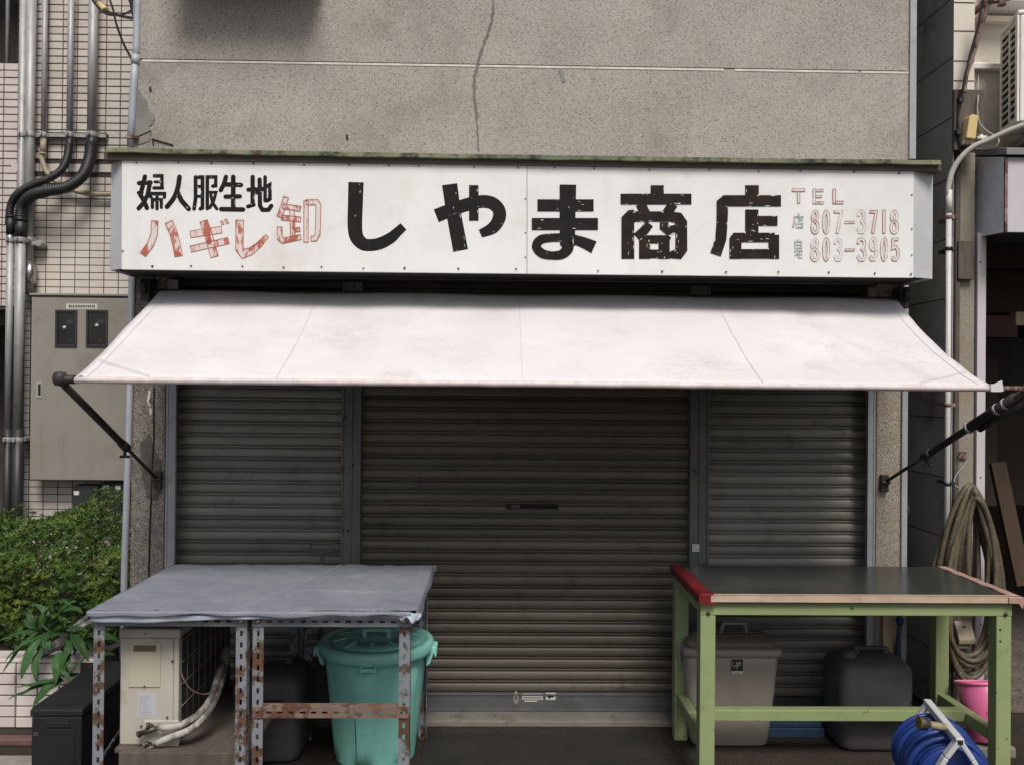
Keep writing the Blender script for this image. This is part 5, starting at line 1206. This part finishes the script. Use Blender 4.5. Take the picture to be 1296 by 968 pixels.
# ================================================================== PLANTER WITH HEDGE AND LEAFY PLANT
YPn = 3.86
zt = UZ(838, YPn, 40); xpl, xpr = -3.3, XL-.06
pln = thing('planter', ((xpl+xpr)/2, 4.9, 0), 'low pink tiled planter wall in front of the clipped hedge', 'planter')
q = MB(); q.box(xpl, YPn+.004, .001, xpr, YPn+.12, zt-.001); q.box(xpr-.1, YPn+.12, .001, xpr, 5.7, zt-.001); obj('wall', q, MT['grout'], pln)
q = MB(); q.box(xpl, YPn+.121, .001, xpr-.101, 5.75, zt-.03); obj('soil', q, MT['soil'], pln)
q = MB(); q.box(xpl, YPn-.003, zt, xpr+.002, YPn+.122, zt+.016); obj('coping', q, MT['tile_pink'], pln, bevel=.003)
PW, PH = .0945, .0475
fpt = proto_tile('tile', pln, PW, PH, MT['tile_pink']); lpt = [140]; stq = MB()
xr0 = UX(20.0, YPn, 880)       # a joint seen in the photograph
x_first = xr0-PW*13
tile_block(pln, x_first, int((xpr-x_first)/PW), [zt-PH*(i+.5)-.001 for i in range(6)], YPn, MT['tile_pink'], fpt, None, lpt, stq, width=PW, hide=lambda x, z: x < -2.75)
if stq.v: obj('far_tiles', stq, MT['tile_pink'], pln, stuff=True)
q = MB(); q.box(xpl, YPn-.06, .001, xpr, YPn-.004, .03); tag(obj('kerb', q, MT['brick_red'], bevel=.006), 'red brown kerb strip along the foot of the tiled planter', 'kerb')

def leaf_quad(q, c, d, up, L, Wd, fold=.25):
    d = d.normalized(); s = d.cross(up)
    if s.length < 1e-3: s = Vector((1,0,0))
    s.normalize(); n = s.cross(d)
    a = c; m_ = c+d*(L*.5)-n*(L*.04); t = c+d*L
    l = c+d*(L*.48)+s*(Wd/2)+n*(Wd*fold); r = c+d*(L*.48)-s*(Wd/2)+n*(Wd*fold)
    q.add([a, m_, t, l, r], [(0,1,3),(1,2,3),(0,4,1),(1,4,2)])
def bush(label, x0, x1, y0, y1, z0, hfun, N):
    t = thing('azalea_bush', ((x0+x1)/2, (y0+y1)/2, z0), label, 'bush')
    q = MB()
    for k in range(N):
        x = random.uniform(x0, x1); front = random.random()
        y = y0+(y1-y0)*(front**1.7); top = hfun(x, y)
        rim = min(1, (y-y0)/.25); topf = z0+.03+(top-z0-.03)*(.80+.20*rim)
        u = random.random(); z = z0+.02+(topf-z0)*(1-(u**2.0)*.9) if y > y0+.18 else z0+.02+(topf-z0)*random.random()
        yy = y+.06*math.sin(x*14+z*9)+.05*math.sin(x*31+z*23)
        ph = random.uniform(0, 6.28); nl = random.randint(5, 7)
        axis = Vector((random.gauss(0,.35), -.55+random.gauss(0,.35)+.5*rim*(y-y0), .75)).normalized()
        s1_ = axis.orthogonal().normalized(); s2_ = axis.cross(s1_)
        c = Vector((x, yy, z)); sz = random.uniform(.6, 1.35)
        for i in range(nl):
            a = ph+6.283*i/nl+random.uniform(-.25,.25)
            d = (s1_*math.cos(a)+s2_*math.sin(a))*random.uniform(.7,1)+axis*random.uniform(.35,.9)
            leaf_quad(q, c, d, axis, random.uniform(.021,.034)*sz, random.uniform(.007,.0105)*sz)
    obj('crown', q, MT['leaf_hedge'], t)
    q = MB()
    for k in range(70):
        x = random.uniform(x0+.05, x1-.05); y = random.uniform(y0+.1, y1-.1); h = hfun(x, y)
        p = Vector((x, y, z0+.0)); P = [p]
        for i in range(3): P.append(P[-1]+Vector((random.gauss(0,.05), random.gauss(-.01,.05), (h-z0)/3*.92)))
        q.tube(P, .006, 5, radii=[.009,.007,.005,.003])
    obj('stem', q, MT['twig'], t)
zs0 = zt-.03
hf = lambda x, y: .74+.05*math.sin(x*5.1+1)+.035*math.sin(x*11.3+y*3)+.03*math.sin(x*23+y*7)+(.05 if -2.35 < x < -2.05 else 0)+.02*(y-4.3)
bush('clipped green azalea hedge growing in the tiled planter', -3.25, XL-.10, 4.10, 5.55, zs0, hf, 6800)
# shoots standing above the hedge
q = MB(); tb = bpy.data.objects['azalea_bush']
for k in range(26):
    x = random.uniform(-3.0, -1.85); y = random.uniform(4.3, 5.2); z = hf(x, y)-.02
    for j in range(3):
        c = Vector((x+random.gauss(0,.006), y, z+.03*j))
        for i in range(4):
            a = random.uniform(0, 6.28); leaf_quad(q, c, Vector((math.cos(a), math.sin(a), random.uniform(.5,1.6))), Vector((0,0,1)), random.uniform(.03,.04), .011)
obj('shoots', q, MT['leaf_hedge'], tb, stuff=True)

# broad leaved plant leaning out over the planter
base = U(78, 822, 3.92); base.z = zt-.03
pt_ = thing('leafy_plant', tuple(base), 'broad leaved green plant with long pointed leaves leaning over the planter wall', 'plant')
def big_leaf(P, wd, roll=0):
    sp = spline(P, 5); n = len(sp); q = MB(); vs = []
    for i, p in enumerate(sp):
        t = i/(n-1); T = (sp[min(i+1,n-1)]-sp[max(i-1,0)]).normalized(); s = T.cross(Vector((math.sin(roll),-.35,math.cos(roll))));
        if s.length < .05: s = T.cross(Vector((1,0,0)))
        s.normalize(); nn = s.cross(T); w_ = wd*.68*(math.sin(math.pi*min(1,t*.93+.07))**.8)*(1-.25*t)*.5+.0006
        for f, b in ((-1,.28),(-.5,.08),(0,0),(.5,.08),(1,.28)): vs.append(p+s*(w_*f)+nn*(w_*b)*(1 if nn.z > 0 else -1)+Vector((0,0,.0025*math.sin(t*17)*abs(f))))
    q.add(vs, [(i*5+k, i*5+k+1, i*5+k+6, i*5+k+5) for i in range(n-1) for k in range(4)], True)
    o = obj('leaf', q, MT['leaf_big'], pt_); solidify(o, .0008)
def L(pts, wd, roll=0): big_leaf([U(a, b, Y) for a, b, Y in pts], wd, roll)
L([(48,800,3.84),(30,815,3.80),(15,835,3.77),(2,853,3.76)], .062, -.3)
L([(52,806,3.82),(40,822,3.77),(32,842,3.75),(27,858,3.74)], .062, .2)
L([(50,796,3.86),(30,800,3.83),(12,806,3.82),(-4,812,3.82)], .045, 0)
L([(52,800,3.88),(42,790,3.86),(32,778,3.86),(24,774,3.84)], .075, -.4)
L([(52,796,3.9),(56,782,3.9),(64,768,3.88),(80,757,3.86)], .060, .5)
L([(60,790,3.88),(76,778,3.84),(92,770,3.82),(105,776,3.80)], .075, .2)
L([(62,786,3.92),(58,775,3.94),(52,768,3.95),(40,765,3.95)], .05, -.4)
L([(66,798,3.84),(80,796,3.80),(96,795,3.79),(112,799,3.78)], .06, 0)
L([(58,800,3.82),(58,808,3.78),(60,817,3.76),(63,822,3.75)], .06, .1)
L([(64,796,3.82),(68,790,3.78),(76,784,3.76),(84,784,3.75)], .07, .5)
L([(92,800,3.80),(98,812,3.75),(104,822,3.73),(112,836,3.72)], .075, .3)
L([(78,826,3.80),(72,836,3.76),(72,846,3.74),(70,866,3.73)], .07, .1)
L([(82,826,3.80),(84,838,3.75),(82,848,3.74),(88,860,3.73)], .07, -.2)
L([(78,858,3.78),(60,862,3.74),(42,866,3.73),(22,869,3.72)], .045, 0)
L([(70,862,3.78),(50,868,3.74),(30,876,3.72),(10,884,3.71)], .040, 0)
L([(80,860,3.78),(64,868,3.73),(52,880,3.71),(42,893,3.70)], .070, .3)
L([(70,858,3.78),(90,850,3.75),(102,838,3.74),(112,828,3.73)], .045, .3)
L([(112,800,3.86),(124,804,3.84),(138,806,3.84),(150,812,3.85)], .08, 0)
L([(110,810,3.88),(120,818,3.86),(130,826,3.86),(146,828,3.88)], .08, .2)
L([(100,800,3.9),(112,790,3.9),(130,790,3.92),(148,798,3.95)], .07, .3)
L([(60,812,3.84),(48,830,3.78),(44,846,3.76),(46,862,3.75)], .05, .1)
L([(88,806,3.83),(88,820,3.77),(80,834,3.75),(76,850,3.74)], .06, .2)
L([(70,790,3.88),(74,778,3.87),(84,766,3.86),(98,760,3.86)], .05, .3)
L([(56,804,3.84),(36,812,3.79),(18,824,3.77),(6,838,3.76)], .045, -.2)
L([(96,808,3.84),(84,800,3.8),(72,802,3.78),(58,810,3.77)], .05, .1)
L([(66,776,3.92),(70,766,3.92),(78,760,3.9),(92,768,3.88)], .05, .2)
L([(84,852,3.79),(96,856,3.75),(104,866,3.73),(106,880,3.72)], .05, .2)
q = MB()
for P in ([(84,838,3.93),(76,815,3.90),(62,798,3.86),(52,790,3.88)], [(86,838,3.93),(90,818,3.88),(96,800,3.85)], [(84,840,3.92),(84,846,3.84),(80,856,3.79)], [(88,838,3.94),(100,815,3.92),(112,802,3.90)]):
    q.tube(spline([base+Vector((random.uniform(-.02,.02),0,0))]+[U(a, b, Y) for a, b, Y in P], 4), .005, 6)
obj('stalk', q, MT['leaf_big'], pt_)

# ================================================================== NEIGHBOUR ON THE RIGHT
XN = UX(1205.5, YW, 300)
nb = thing('neighbour_building', (XN+.9, 5.2, 0), 'neighbouring building on the right with dark side wall and open dim shopfront', 'building')
q = MB(); q.box(XN+.0046, YW+.006, 0, XN+.020, 9.0, 6); obj('side_backing', q, MT['dark_gap'], nb)
# side wall of cement panels, each its own piece
hcourse = .284; zbase = UZ(148, YW, 1200) - hcourse*9; 
widths_ = [.91]*5
first = None
for r in range(-2, 20):
    z = zbase+hcourse*r
    if z+hcourse < .05: continue
    yy = YW
    for c in range(5):
        y1 = yy+(.91 if c or r % 2 else .62)
        q = MB(); q.box(XN, yy+.0003, max(z+.0003, .002), XN+.0045, y1-.0003, z+hcourse-.0003)
        obj('wall_panel', q, MT['block'], nb); yy = y1
jm = MB()
for r in range(-2, 20):
    z = zbase+hcourse*r
    if z < .05: continue
    jm.box(XN-.0008, YW+.002, z-.0022, XN+.001, 8.6, z+.0022)
obj('panel_joint', jm, MT['dark_gap'], nb, stuff=True)
YU = 4.34
zcan0, zcan1 = UZ(302, 4.2, 1232), UZ(199, 4.2, 1232)
q = MB(); q.box(XN+.10, YU, zcan1-.02, 5.2, YU+.2, 6); obj('upper_wall', q, MT['cream_wall'], nb)
q = MB(); q.box(XN+.0005, YW, zcan1+.0, XN+.0995, YU+.2, 6)
obj('corner_wall', q, MT['cream_tile'], nb)
q = MB()
for py in (4, 40, 78, 103): z = UZ(py, YW, 1212); q.box(XN+.001, YW-.0025, z, XN+.098, YW+.001, z+.003)
obj('tile_joint', q, MT['grout'], nb)
z = UZ(86.5, YU, 1240)
q = MB(); q.box(UX(1226,YU,87), YU-.035, z-.016, 5.2, YU-.0005, z+.012); q.box(UX(1226,YU,87), YU-.012, z+.0125, 5.2, YU-.0005, z+.026); obj('ledge', q, MT['white_paint'], nb, bevel=.004)
z = UZ(28, YU, 1240); q = MB(); q.box(UX(1231,YU,28), YU-.05, z-.016, 5.2, YU-.001, z+.012); obj('upper_ledge', q, MT['cream_tile'], nb, bevel=.003)
# soffit of the roof edge high up
zs_ = UZ(24, YU, 1245); q = MB()
q.prism([(YU-.001, zs_+.01),(YU-.14, zs_+.03),(YU-.14, zs_+.16),(YU-.001, zs_+.16)], 'x', UX(1240,YU,20), 5.2); obj('eaves', q, MT['canopy_pale'], nb, bevel=.004)
# pillar, steel post, opening, room
xa_, xb_ = UX(1211.5, 4.12, 500), UX(1233, 4.12, 500)
q = MB(); q.box(xa_, 4.12, 0, xb_, 4.40, zcan1-.001); obj('pillar', q, MT['pillar'], nb, bevel=.006)
q = MB(); q.box(XN+.0121, 4.10, 0, xa_-.001, 4.2, zcan1-.001); obj('dark_jamb', q, MT['wood_dark'], nb)
xc_, xd_ = UX(1235, 4.12, 500), UX(1246, 4.12, 500)
q = MB(); q.box(xc_, 4.11, 0, xd_, 4.20, zcan0+.01); obj('door_post', q, MT['canopy_pale'], nb, bevel=.003)
q = MB()
for py in (332, 604, 790): c0 = U(1241, py, 4.11); q.prism([(c0.x+.004*math.cos(k*math.pi/4), c0.z+.004*math.sin(k*math.pi/4)) for k in range(8)], 'y', 4.1085, 4.111)
obj('bolt_hole', q, MT['dark_gap'], nb)
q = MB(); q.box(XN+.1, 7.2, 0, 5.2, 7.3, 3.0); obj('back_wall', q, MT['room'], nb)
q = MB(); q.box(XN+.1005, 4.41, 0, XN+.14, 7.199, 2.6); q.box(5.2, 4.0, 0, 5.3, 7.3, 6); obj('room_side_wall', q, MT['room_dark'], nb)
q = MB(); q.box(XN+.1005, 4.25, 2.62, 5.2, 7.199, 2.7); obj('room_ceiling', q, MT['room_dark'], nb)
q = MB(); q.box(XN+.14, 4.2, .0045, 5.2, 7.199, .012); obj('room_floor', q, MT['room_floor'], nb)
# a partition hanging in the room: grey tan board over maroon beam over brown boards
ya_ = 4.9
def slab(px0, py0, px1, py1, Y, th, m, name, par=nb, bev=.002):
    A, B = U(px0, py0, Y), U(px1, py1, Y); q = MB(); q.box(A.x, Y, B.z, B.x, Y+th, A.z); return obj(name, q, MT[m], par, bevel=bev)
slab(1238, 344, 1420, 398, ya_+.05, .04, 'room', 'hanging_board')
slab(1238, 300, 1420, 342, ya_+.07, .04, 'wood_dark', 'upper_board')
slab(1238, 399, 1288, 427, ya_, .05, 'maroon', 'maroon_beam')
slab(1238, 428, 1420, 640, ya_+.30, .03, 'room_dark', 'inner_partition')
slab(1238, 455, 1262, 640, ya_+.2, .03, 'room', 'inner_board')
def P3(*a): return U(*a)
q = MB(); q.bar(U(1262,585,4.8), U(1295,740,4.75), .085, .03); tag(obj('plank', q, MT['plank'], bevel=.003), 'orange brown wooden plank leaning inside the dim neighbouring shop', 'plank')
slab(1286, 395, 1330, 412, 4.55, .05, 'wood_pale', 'pale_beam_end')
# signboard canopy of the neighbour
cx_ = UX(1231, 4.2, 250); cxr = 5.2; ycf = 3.93
xcf = UX(1273, ycf, 250)
q = MB(); q.add([(cx_,4.4,zcan0),(cx_,4.4,zcan1),(xcf,ycf,UZ(294,ycf,1273)),(xcf,ycf,UZ(200,ycf,1273))], [(0,2,3,1)]); 
ns = thing('neighbour_canopy', (cx_, 4.2, zcan0), 'grey blue boxed canopy with rusty edges over the neighbouring shopfront', 'canopy')
zf0, zf1 = UZ(294,ycf,1273), UZ(199,ycf,1273)
q = MB(); q.add([(cx_,4.2,zcan0),(cx_,4.2,zcan1),(xcf,ycf,zf0),(xcf,ycf,zf1),(cx_,YU-.001,zcan0),(cx_,YU-.001,zcan1)], [(0,2,3,1),(4,0,1,5)]); solidify(obj('side_panel', q, MT['canopy'], ns), .006, 1)
q = MB(); q.box(xcf, ycf+.001, zf0, cxr, ycf+.012, zf1); obj('front_panel', q, MT['canopy_pale'], ns, bevel=.002)
q = MB(); q.add([(cx_,4.2,zcan0+.006),(xcf,ycf+.004,zf0+.006),(cxr,ycf+.004,zf0+.006),(cxr,YU-.002,zcan0+.006),(cx_,YU-.002,zcan0+.006)], [(0,1,2,3,4)]); solidify(obj('underside', q, MT['soffit'], ns), .004)
q = MB(); P_pl = [(cx_-.02,4.20,zcan1+.006),(xcf-.012,ycf-.025,zf1+.004),(cxr,ycf-.025,zf1+.004),(cxr,YU-.001,zcan1+.022),(cx_-.02,YU-.001,zcan1+.022)]
q.add([Vector(p) for p in P_pl]+[Vector(p)+Vector((0,0,.032)) for p in P_pl], [(4,3,2,1,0),(5,6,7,8,9)]+[(i, (i+1) % 5, 5+(i+1) % 5, 5+i) for i in range(5)]); obj('roof_plate', q, MT['roof_dark'], ns, bevel=.003)
q = MB(); q.bar((xcf-.001,ycf-.001,zf0), (xcf-.001,ycf-.001,zf1), .012, .012); obj('corner_strip', q, MT['pipe_rust'], ns)

# upper right air conditioner, turned a little
a0 = U(1288, 14, 4.0); zb0, zt0 = UZ(154, 4.0, 1288), UZ(13, 4.0, 1288)
RZ = Matrix.Translation((a0.x, 4.0, zb0)) @ Matrix.Rotation(math.radians(-14), 4, 'Z')
ua = thing('air_conditioner', tuple(a0-Vector((0,0,a0.z-zb0))), 'ivory wall mounted air conditioner with side grille above the neighbouring canopy', 'air conditioner')
Hh, Dd, Ww = zt0-zb0, .25, .78
q = MB(); q.box(.012, .0, 0, Ww, Dd, Hh-.022, RZ); obj('casing', q, MT['ac_white'], ua, bevel=.006)
q = MB(); q.box(.0, -.004, Hh-.021, Ww+.004, Dd+.004, Hh, RZ); obj('top_cover', q, MT['ac_white'], ua, bevel=.006)
q = MB(); q.box(.009, .03, .03, .0115, Dd-.015, Hh-.04, RZ); obj('coil', q, MT['dark_gap'], ua)
def gb(y0, z0, y1, z1, n='grille_bar'):
    q = MB(); q.box(-.001, y0, z0, .0085, y1, z1, RZ); obj(n, q, MT['ac_white'], ua, bevel=.0015)
nsl = 13
gb(.0, .0, .032, Hh-.0215, 'corner_post'); gb(Dd-.018, 0, Dd, Hh-.0215, 'corner_post'); gb(.108, .03, .122, Hh-.04)
for k in range(nsl+1):
    z = .022+(Hh-.075)*k/nsl; gb(.0325, z, .1075, z+.0065); gb(.1225, z, Dd-.0185, z+.0065)
gb(.0325, 0, Dd-.0185, .0215, 'base_rail'); 
q = MB(); q.box(.16, -.03, .05, Ww-.10, -.001, Hh-.06, RZ); obj('fan_guard', q, MT['coil'], ua, bevel=.01)
q = MB()
for x in (.1, .62): q.box(x, -.02, -.045, x+.04, .42, -.001, RZ); q.bar(RZ @ Vector((x+.02,.02,-.02)), RZ @ Vector((x+.02,.36,-.22)), .03, .02)
tag(obj('wall_bracket', q, MT['galv'], bevel=.003), 'steel bracket carrying the ivory air conditioner', 'bracket')

# things fixed on the neighbour's front
def put(o, label, cat, group=None): return tag(o, label, cat, group)
q = MB(); q.tube(spline([U(1219.5,112,4.34), U(1219.5,80,4.34), U(1219.5,40,4.34), U(1220,27,4.33), U(1226,20,4.30), U(1240,10,4.26), U(1262,-10,4.2)], 6), .018, 12)
q.tube([U(1219.5,116,4.34), U(1219.5,108,4.34)], .022, 12)
put(obj('maroon_pipe', q, MT['red_pipe']), 'maroon drain pipe with an elbow at the top right', 'pipe')
A, B = U(1208.5, 113, 4.02), U(1246, 190, 4.02); q = MB(); q.box(A.x, 4.022, B.z, B.x, 4.044, A.z)
bd = put(obj('wooden_board', q, MT['wood_dark'], bevel=.002), 'weathered brown board fixed below the maroon pipe', 'board')
q = MB(); q.box(A.x+.02, 4.0445, B.z+.01, A.x+.06, YU-.001, B.z+.05); q.box(B.x-.05, 4.0445, A.z-.06, B.x-.01, YU-.001, A.z-.01); put(obj('board_spacer', q, MT['wood_dark']), 'short battens behind the weathered brown board', 'batten')
q = MB(); 
stk = spline([U(1220,118,4.0), U(1223,95,4.0), U(1232,68,3.99), U(1240,40,3.97), U(1248,14,3.95), U(1256,-12,3.93)], 6); q.tube(stk, .0105, 10)
iron = put(obj('iron_strut', q, MT['pipe_rust']), 'rusty diagonal iron strut rising from the board to the top right', 'strut')
q = MB(); q.tube(spline([U(1216,125,4.0), U(1220,105,3.985), U(1227,72,3.975), U(1238,32,3.955), U(1243,5,3.94), U(1246,-10,3.93)], 6), .0055, 8); q.tube(spline([U(1216,124,4.0), U(1213.5,140,4.012), U(1213,160,4.012), U(1215,184,4.012), U(1220,187,4.012)], 6), .0045, 8)
for px, py in ((1216,127),(1213,168)): c0 = U(px, py, 4.008); q.box(c0.x-.012, 3.995, c0.z-.012, c0.x+.012, 4.0215, c0.z+.012)
put(obj('wall_cable', q, MT['cable']), 'black cable following the rusty strut down onto the board', 'cable')
# wires and insulators at the very top
q = MB()
for P in ([(1290,-4,3.9),(1268,2,3.9),(1254,4,3.94),(1246,8,3.94)], [(1246,2,3.93),(1256,-2,3.92),(1270,-8,3.9)]): q.tube(spline([U(*p) for p in P], 5), .006, 7)
c0 = U(1268, 4, 3.9); q.lathe([(0,-.02),(.02,-.012),(.014,.0),(.022,.012),(0,.022)], c0.x, c0.y, c0.z, 12)
put(obj('cable_anchor', q, MT['pipe_rust']), 'rusty insulator with short wires at the top right corner', 'insulator')
yb_ = thing('terminal_box', tuple(U(1223,185,4.0)), 'tilted yellowed plastic terminal box on the weathered board', 'box')
c0 = U(1226, 165, 4.0); R6 = Matrix.Translation((c0.x, 3.998, c0.z)) @ Matrix.Rotation(math.radians(7), 4, 'Y')
q = MB(); q.prism([(-.022,-.048),(.022,-.048),(.022,.058),(.012,.064),(-.008,.064),(-.020,.05)], 'y', -.03, .0235)
for i in range(len(q.v)): q.v[i] = R6 @ q.v[i]
obj('cover', q, MT['yellow'], yb_, bevel=.004)
q = MB(); q.box(-.024, -.012, -.072, .020, .0235, -.0485, R6); obj('base', q, MT['beige_box'], yb_, bevel=.003)
q = MB()
for x in (-.014, 0, .012): q.tube([R6 @ Vector((x,-.005,-.05)), R6 @ Vector((x+.004,-.012,-.078))], .005, 6)
obj('terminals', q, MT['cable_brown'], yb_)
q = MB(); q.tube(spline([U(1239,80,4.385), U(1238,100,4.3), U(1238,120,4.03), U(1237,140,4.01), U(1241,158,4.005), U(1252,168,4.0), U(1262,174,3.99), U(1264,180,3.98), U(1258,186,3.98), U(1240,186,3.99), U(1228,181,3.985)], 6), .0032, 7)
put(obj('thin_wire', q, MT['conduit_grey']), 'thin pale wire looping from the ledge down to the terminal box', 'wire')
q = MB(); q.tube([U(1236,176,4.018), U(1249,174,4.018)], .010, 8); q.tube([U(1241,171,4.014), U(1243,180,4.014)], .009, 8); put(obj('cable_clip', q, MT['white_paint']), 'small white cable clip at the lower edge of the board', 'clip')
# grey conduit bending over into the white one
xw_ = UX(1200, 4.0, 420)
cw = thing('bent_conduit', (xw_, 4.0, 0), 'off white conduit with a grey bend at its top beside the stained pillar', 'conduit')
q = MB(); q.tube(spline([U(1300,157,3.9), U(1276,166,3.93), U(1250,178,3.96), U(1232,186,3.975), U(1216,200,3.99), U(1205,218,4.0), U(1200,240,4.0), (xw_,4.0,U(1200,250,4.0).z)], 7), .0125, 12); obj('bend', q, MT['conduit_grey'], cw)
q = MB(); q.tube([(xw_,4.0,U(1200,243,4.0).z), (xw_,4.0,.3)], .0125, 14); q.tube([(xw_,4.0,U(1200,241,4.0).z), (xw_,4.0,U(1200,270,4.0).z)], .0142, 14); obj('straight_pipe', q, MT['conduit_white'], cw)
for py, m_ in ((275,'pipe_rust'), (315,'cable'), (512,'pipe_rust'), (612,'cable')):
    c0 = U(1200, py, 4.0); q = MB(); q.tube([(xw_,4.0,c0.z-.008), (xw_,4.0,c0.z+.008)], .0155, 12); q.box(xw_+.012, 4.0, c0.z-.008, xw_+.04, 4.118, c0.z+.008); obj('clip', q, MT[m_], cw)
A, B = U(1213, 305, 4.09), U(1233, 354, 4.09); q = MB(); q.box(A.x, 4.088, B.z, B.x, 4.1195, A.z); wb = put(obj('wooden_block', q, MT['wood_dark'], bevel=.003), 'small brown wooden block screwed onto the stained pillar', 'block')
# wire hook and plate on the pillar
q = MB(); c0 = U(1219, 575, 4.11); q.box(c0.x-.02, 4.108, c0.z-.022, c0.x+.016, 4.1195, c0.z+.02); put(obj('rusty_plate', q, MT['pipe_rust'], bevel=.002), 'small rusty square plate on the stained pillar above the hose', 'plate')
q = MB(); q.tube(spline([U(1212,580,4.095), U(1216,572,4.07), U(1224,571,4.06), U(1227,577,4.05), U(1222,587,4.04), U(1213,597,4.03), U(1208,606,4.02), U(1209,614,4.0), U(1213,617,3.99)], 6), .0032, 7)
put(obj('wire_hook', q, MT['dull_wire']), 'bent wire hook holding the hose on the stained pillar', 'hook')
# hanging hose
hx_, hy_ = UX(1227, 3.99, 612), 3.985; hztop = UZ(613, 3.99, 1225)
hh = thing('hanging_hose', (hx_, hy_, .3), 'brown braided hose hanging in long loops on the stained pillar', 'hose')
HL = ((.135,.135,.346,.0,.0,.62),(.118,.130,.31,-.004,-.02,.8),(.150,.150,.26,.004,.02,.75),(.112,.145,.225,.002,-.035,1.0),(.128,.108,.335,-.004,-.045,1.35),(.140,.160,.29,.0,.03,.9),(.105,.122,.245,.004,-.01,1.6),(.155,.118,.32,-.004,.035,1.15),(.06,.075,.57,.0,-.03,.8),(.085,.05,.56,.002,.012,.9),(.04,.095,.575,-.002,-.055,.75))
for k, (wl, wr, zb_, dx, dy, ex) in enumerate(HL):
    zt_h = hztop-.008*k*.7; c_ = []
    for i in range(40):
        a = 2*math.pi*i/40; s_ = math.sin(a); cc = math.cos(a)
        wv = wl if s_ < 0 else wr
        tt = (1-cc)/2                     # 0 at top, 1 at bottom
        prof = math.sin(math.pi*min(1, tt**.75)) if tt < .45 else (1-((tt-.45)/.55)**2.6)**.5*1.0
        prof = (1-(1-tt/.62)**2)**ex if tt < .62 else (1-((tt-.62)/.38)**2.4)**.5
        c_.append(Vector((hx_+dx+wv*prof*(1 if s_ >= 0 else -1), hy_+dy+.01*math.sin(a*3+k), lerp(zt_h, zb_, tt))))
    q = MB(); q.tube(c_, .0125, 9, closed=True); obj('loop', q, MT['hose_brown'], hh)
# beige outlet box under the hose
ob = thing('outlet_box', tuple(U(1216,815,4.08)), 'beige weatherproof outlet box low on the stained pillar', 'box')
A, B = U(1210, 790, 4.08), U(1231, 812, 4.08); q = MB(); q.prism([(4.118,A.z+.012),(4.118,B.z-.01),(4.055,B.z-.004),(4.05,B.z+.018),(4.095,A.z+.012)], 'x', A.x, B.x); obj('hood', q, MT['beige_box'], ob, bevel=.004)
q = MB(); q.box(A.x+.006, 4.075, B.z-.030, B.x-.012, 4.1185, B.z-.011); obj('socket', q, MT['beige_box'], ob, bevel=.003)
q = MB(); c0 = U(1221, 793, 4.075); q.tube([c0+Vector((0,-.002,0)), c0+Vector((0,.01,0))], .004, 8); obj('screw_head', q, MT['screw'], ob)

# ---- in the gap between the houses
gp = thing('gap_drain', (UX(1163,4.6,700), 4.6, 0), 'white and brown drain pipe with an elbow in the dark gap', 'pipe')
q = MB(); q.tube(spline([U(1140,643,4.45), U(1152,648,4.5), U(1160,652,4.52), U(1164,660,4.52), U(1164.5,668,4.52)], 6), .030, 14); obj('elbow', q, MT['conduit_grey'], gp)
xg_ = UX(1164.5, 4.52, 700); q = MB(); q.tube([(xg_,4.52,U(1164,667,4.52).z), (xg_,4.52,.002)], .025, 14); obj('lower_pipe', q, MT['red_pipe'], gp)
q = MB(); x = UX(1168, 5.6, 560); q.tube([(x,5.6,UZ(523,5.6,1168)), (x+.03,5.6,.002)], .010, 8); q.box(x+.0, 5.59, UZ(600,5.6,1168)-.01, XN-.001, 5.61, UZ(600,5.6,1168)+.01)
put(obj('thin_gap_pipe', q, MT['conduit_grey']), 'thin grey pipe standing deep in the gap between the houses', 'pipe')
# tap with blue hose on the right pillar and the board beside it
tp = thing('tap_pipe', (UX(1140,3.99,800), 4.0, 0), 'metal tap joint with a blue hose hanging beside the shop pillar', 'tap')
c0 = U(1138, 772, 4.0); q = MB(); q.tube([U(1132,770,4.03), U(1136,772,4.0), U(1138,776,3.99), U(1138.5,783,3.99)], .009, 10); q.tube([U(1138,775,3.99), U(1138.5,779,3.99)], .012, 10); obj('joint', q, MT['chrome'], tp)
q = MB(); q.tube([U(1138.5,782,3.99), U(1139,789,3.99)], .016, 12); obj('collar', q, MT['drum_blue'], tp)
q = MB(); q.tube(spline([U(1139,788,3.99), U(1137,808,4.0), U(1135,830,4.02), U(1136,860,4.03), (UX(1137,4.03,880), 4.03, .004)], 5), .0105, 10); obj('hose', q, mat('dull_blue_hose', (.03,.05,.10), (.04,.065,.13), 9, rough=.5), tp)
A, B = U(1118, 772, 4.03), U(1135, 823, 4.03); q = MB(); q.box(A.x, 4.03, .002, B.x, 4.045, A.z)
put(obj('pale_board', q, MT['wood_pale'], bevel=.002), 'pale wooden board standing against the shop pillar under the green table', 'board')
# dark mat and small things on the ground
q = MB(); q.box(-.30, 2.2, .0045, .72, 3.93, .012)
struct(obj('floor_plate', q, MT['mat'], bevel=.002))
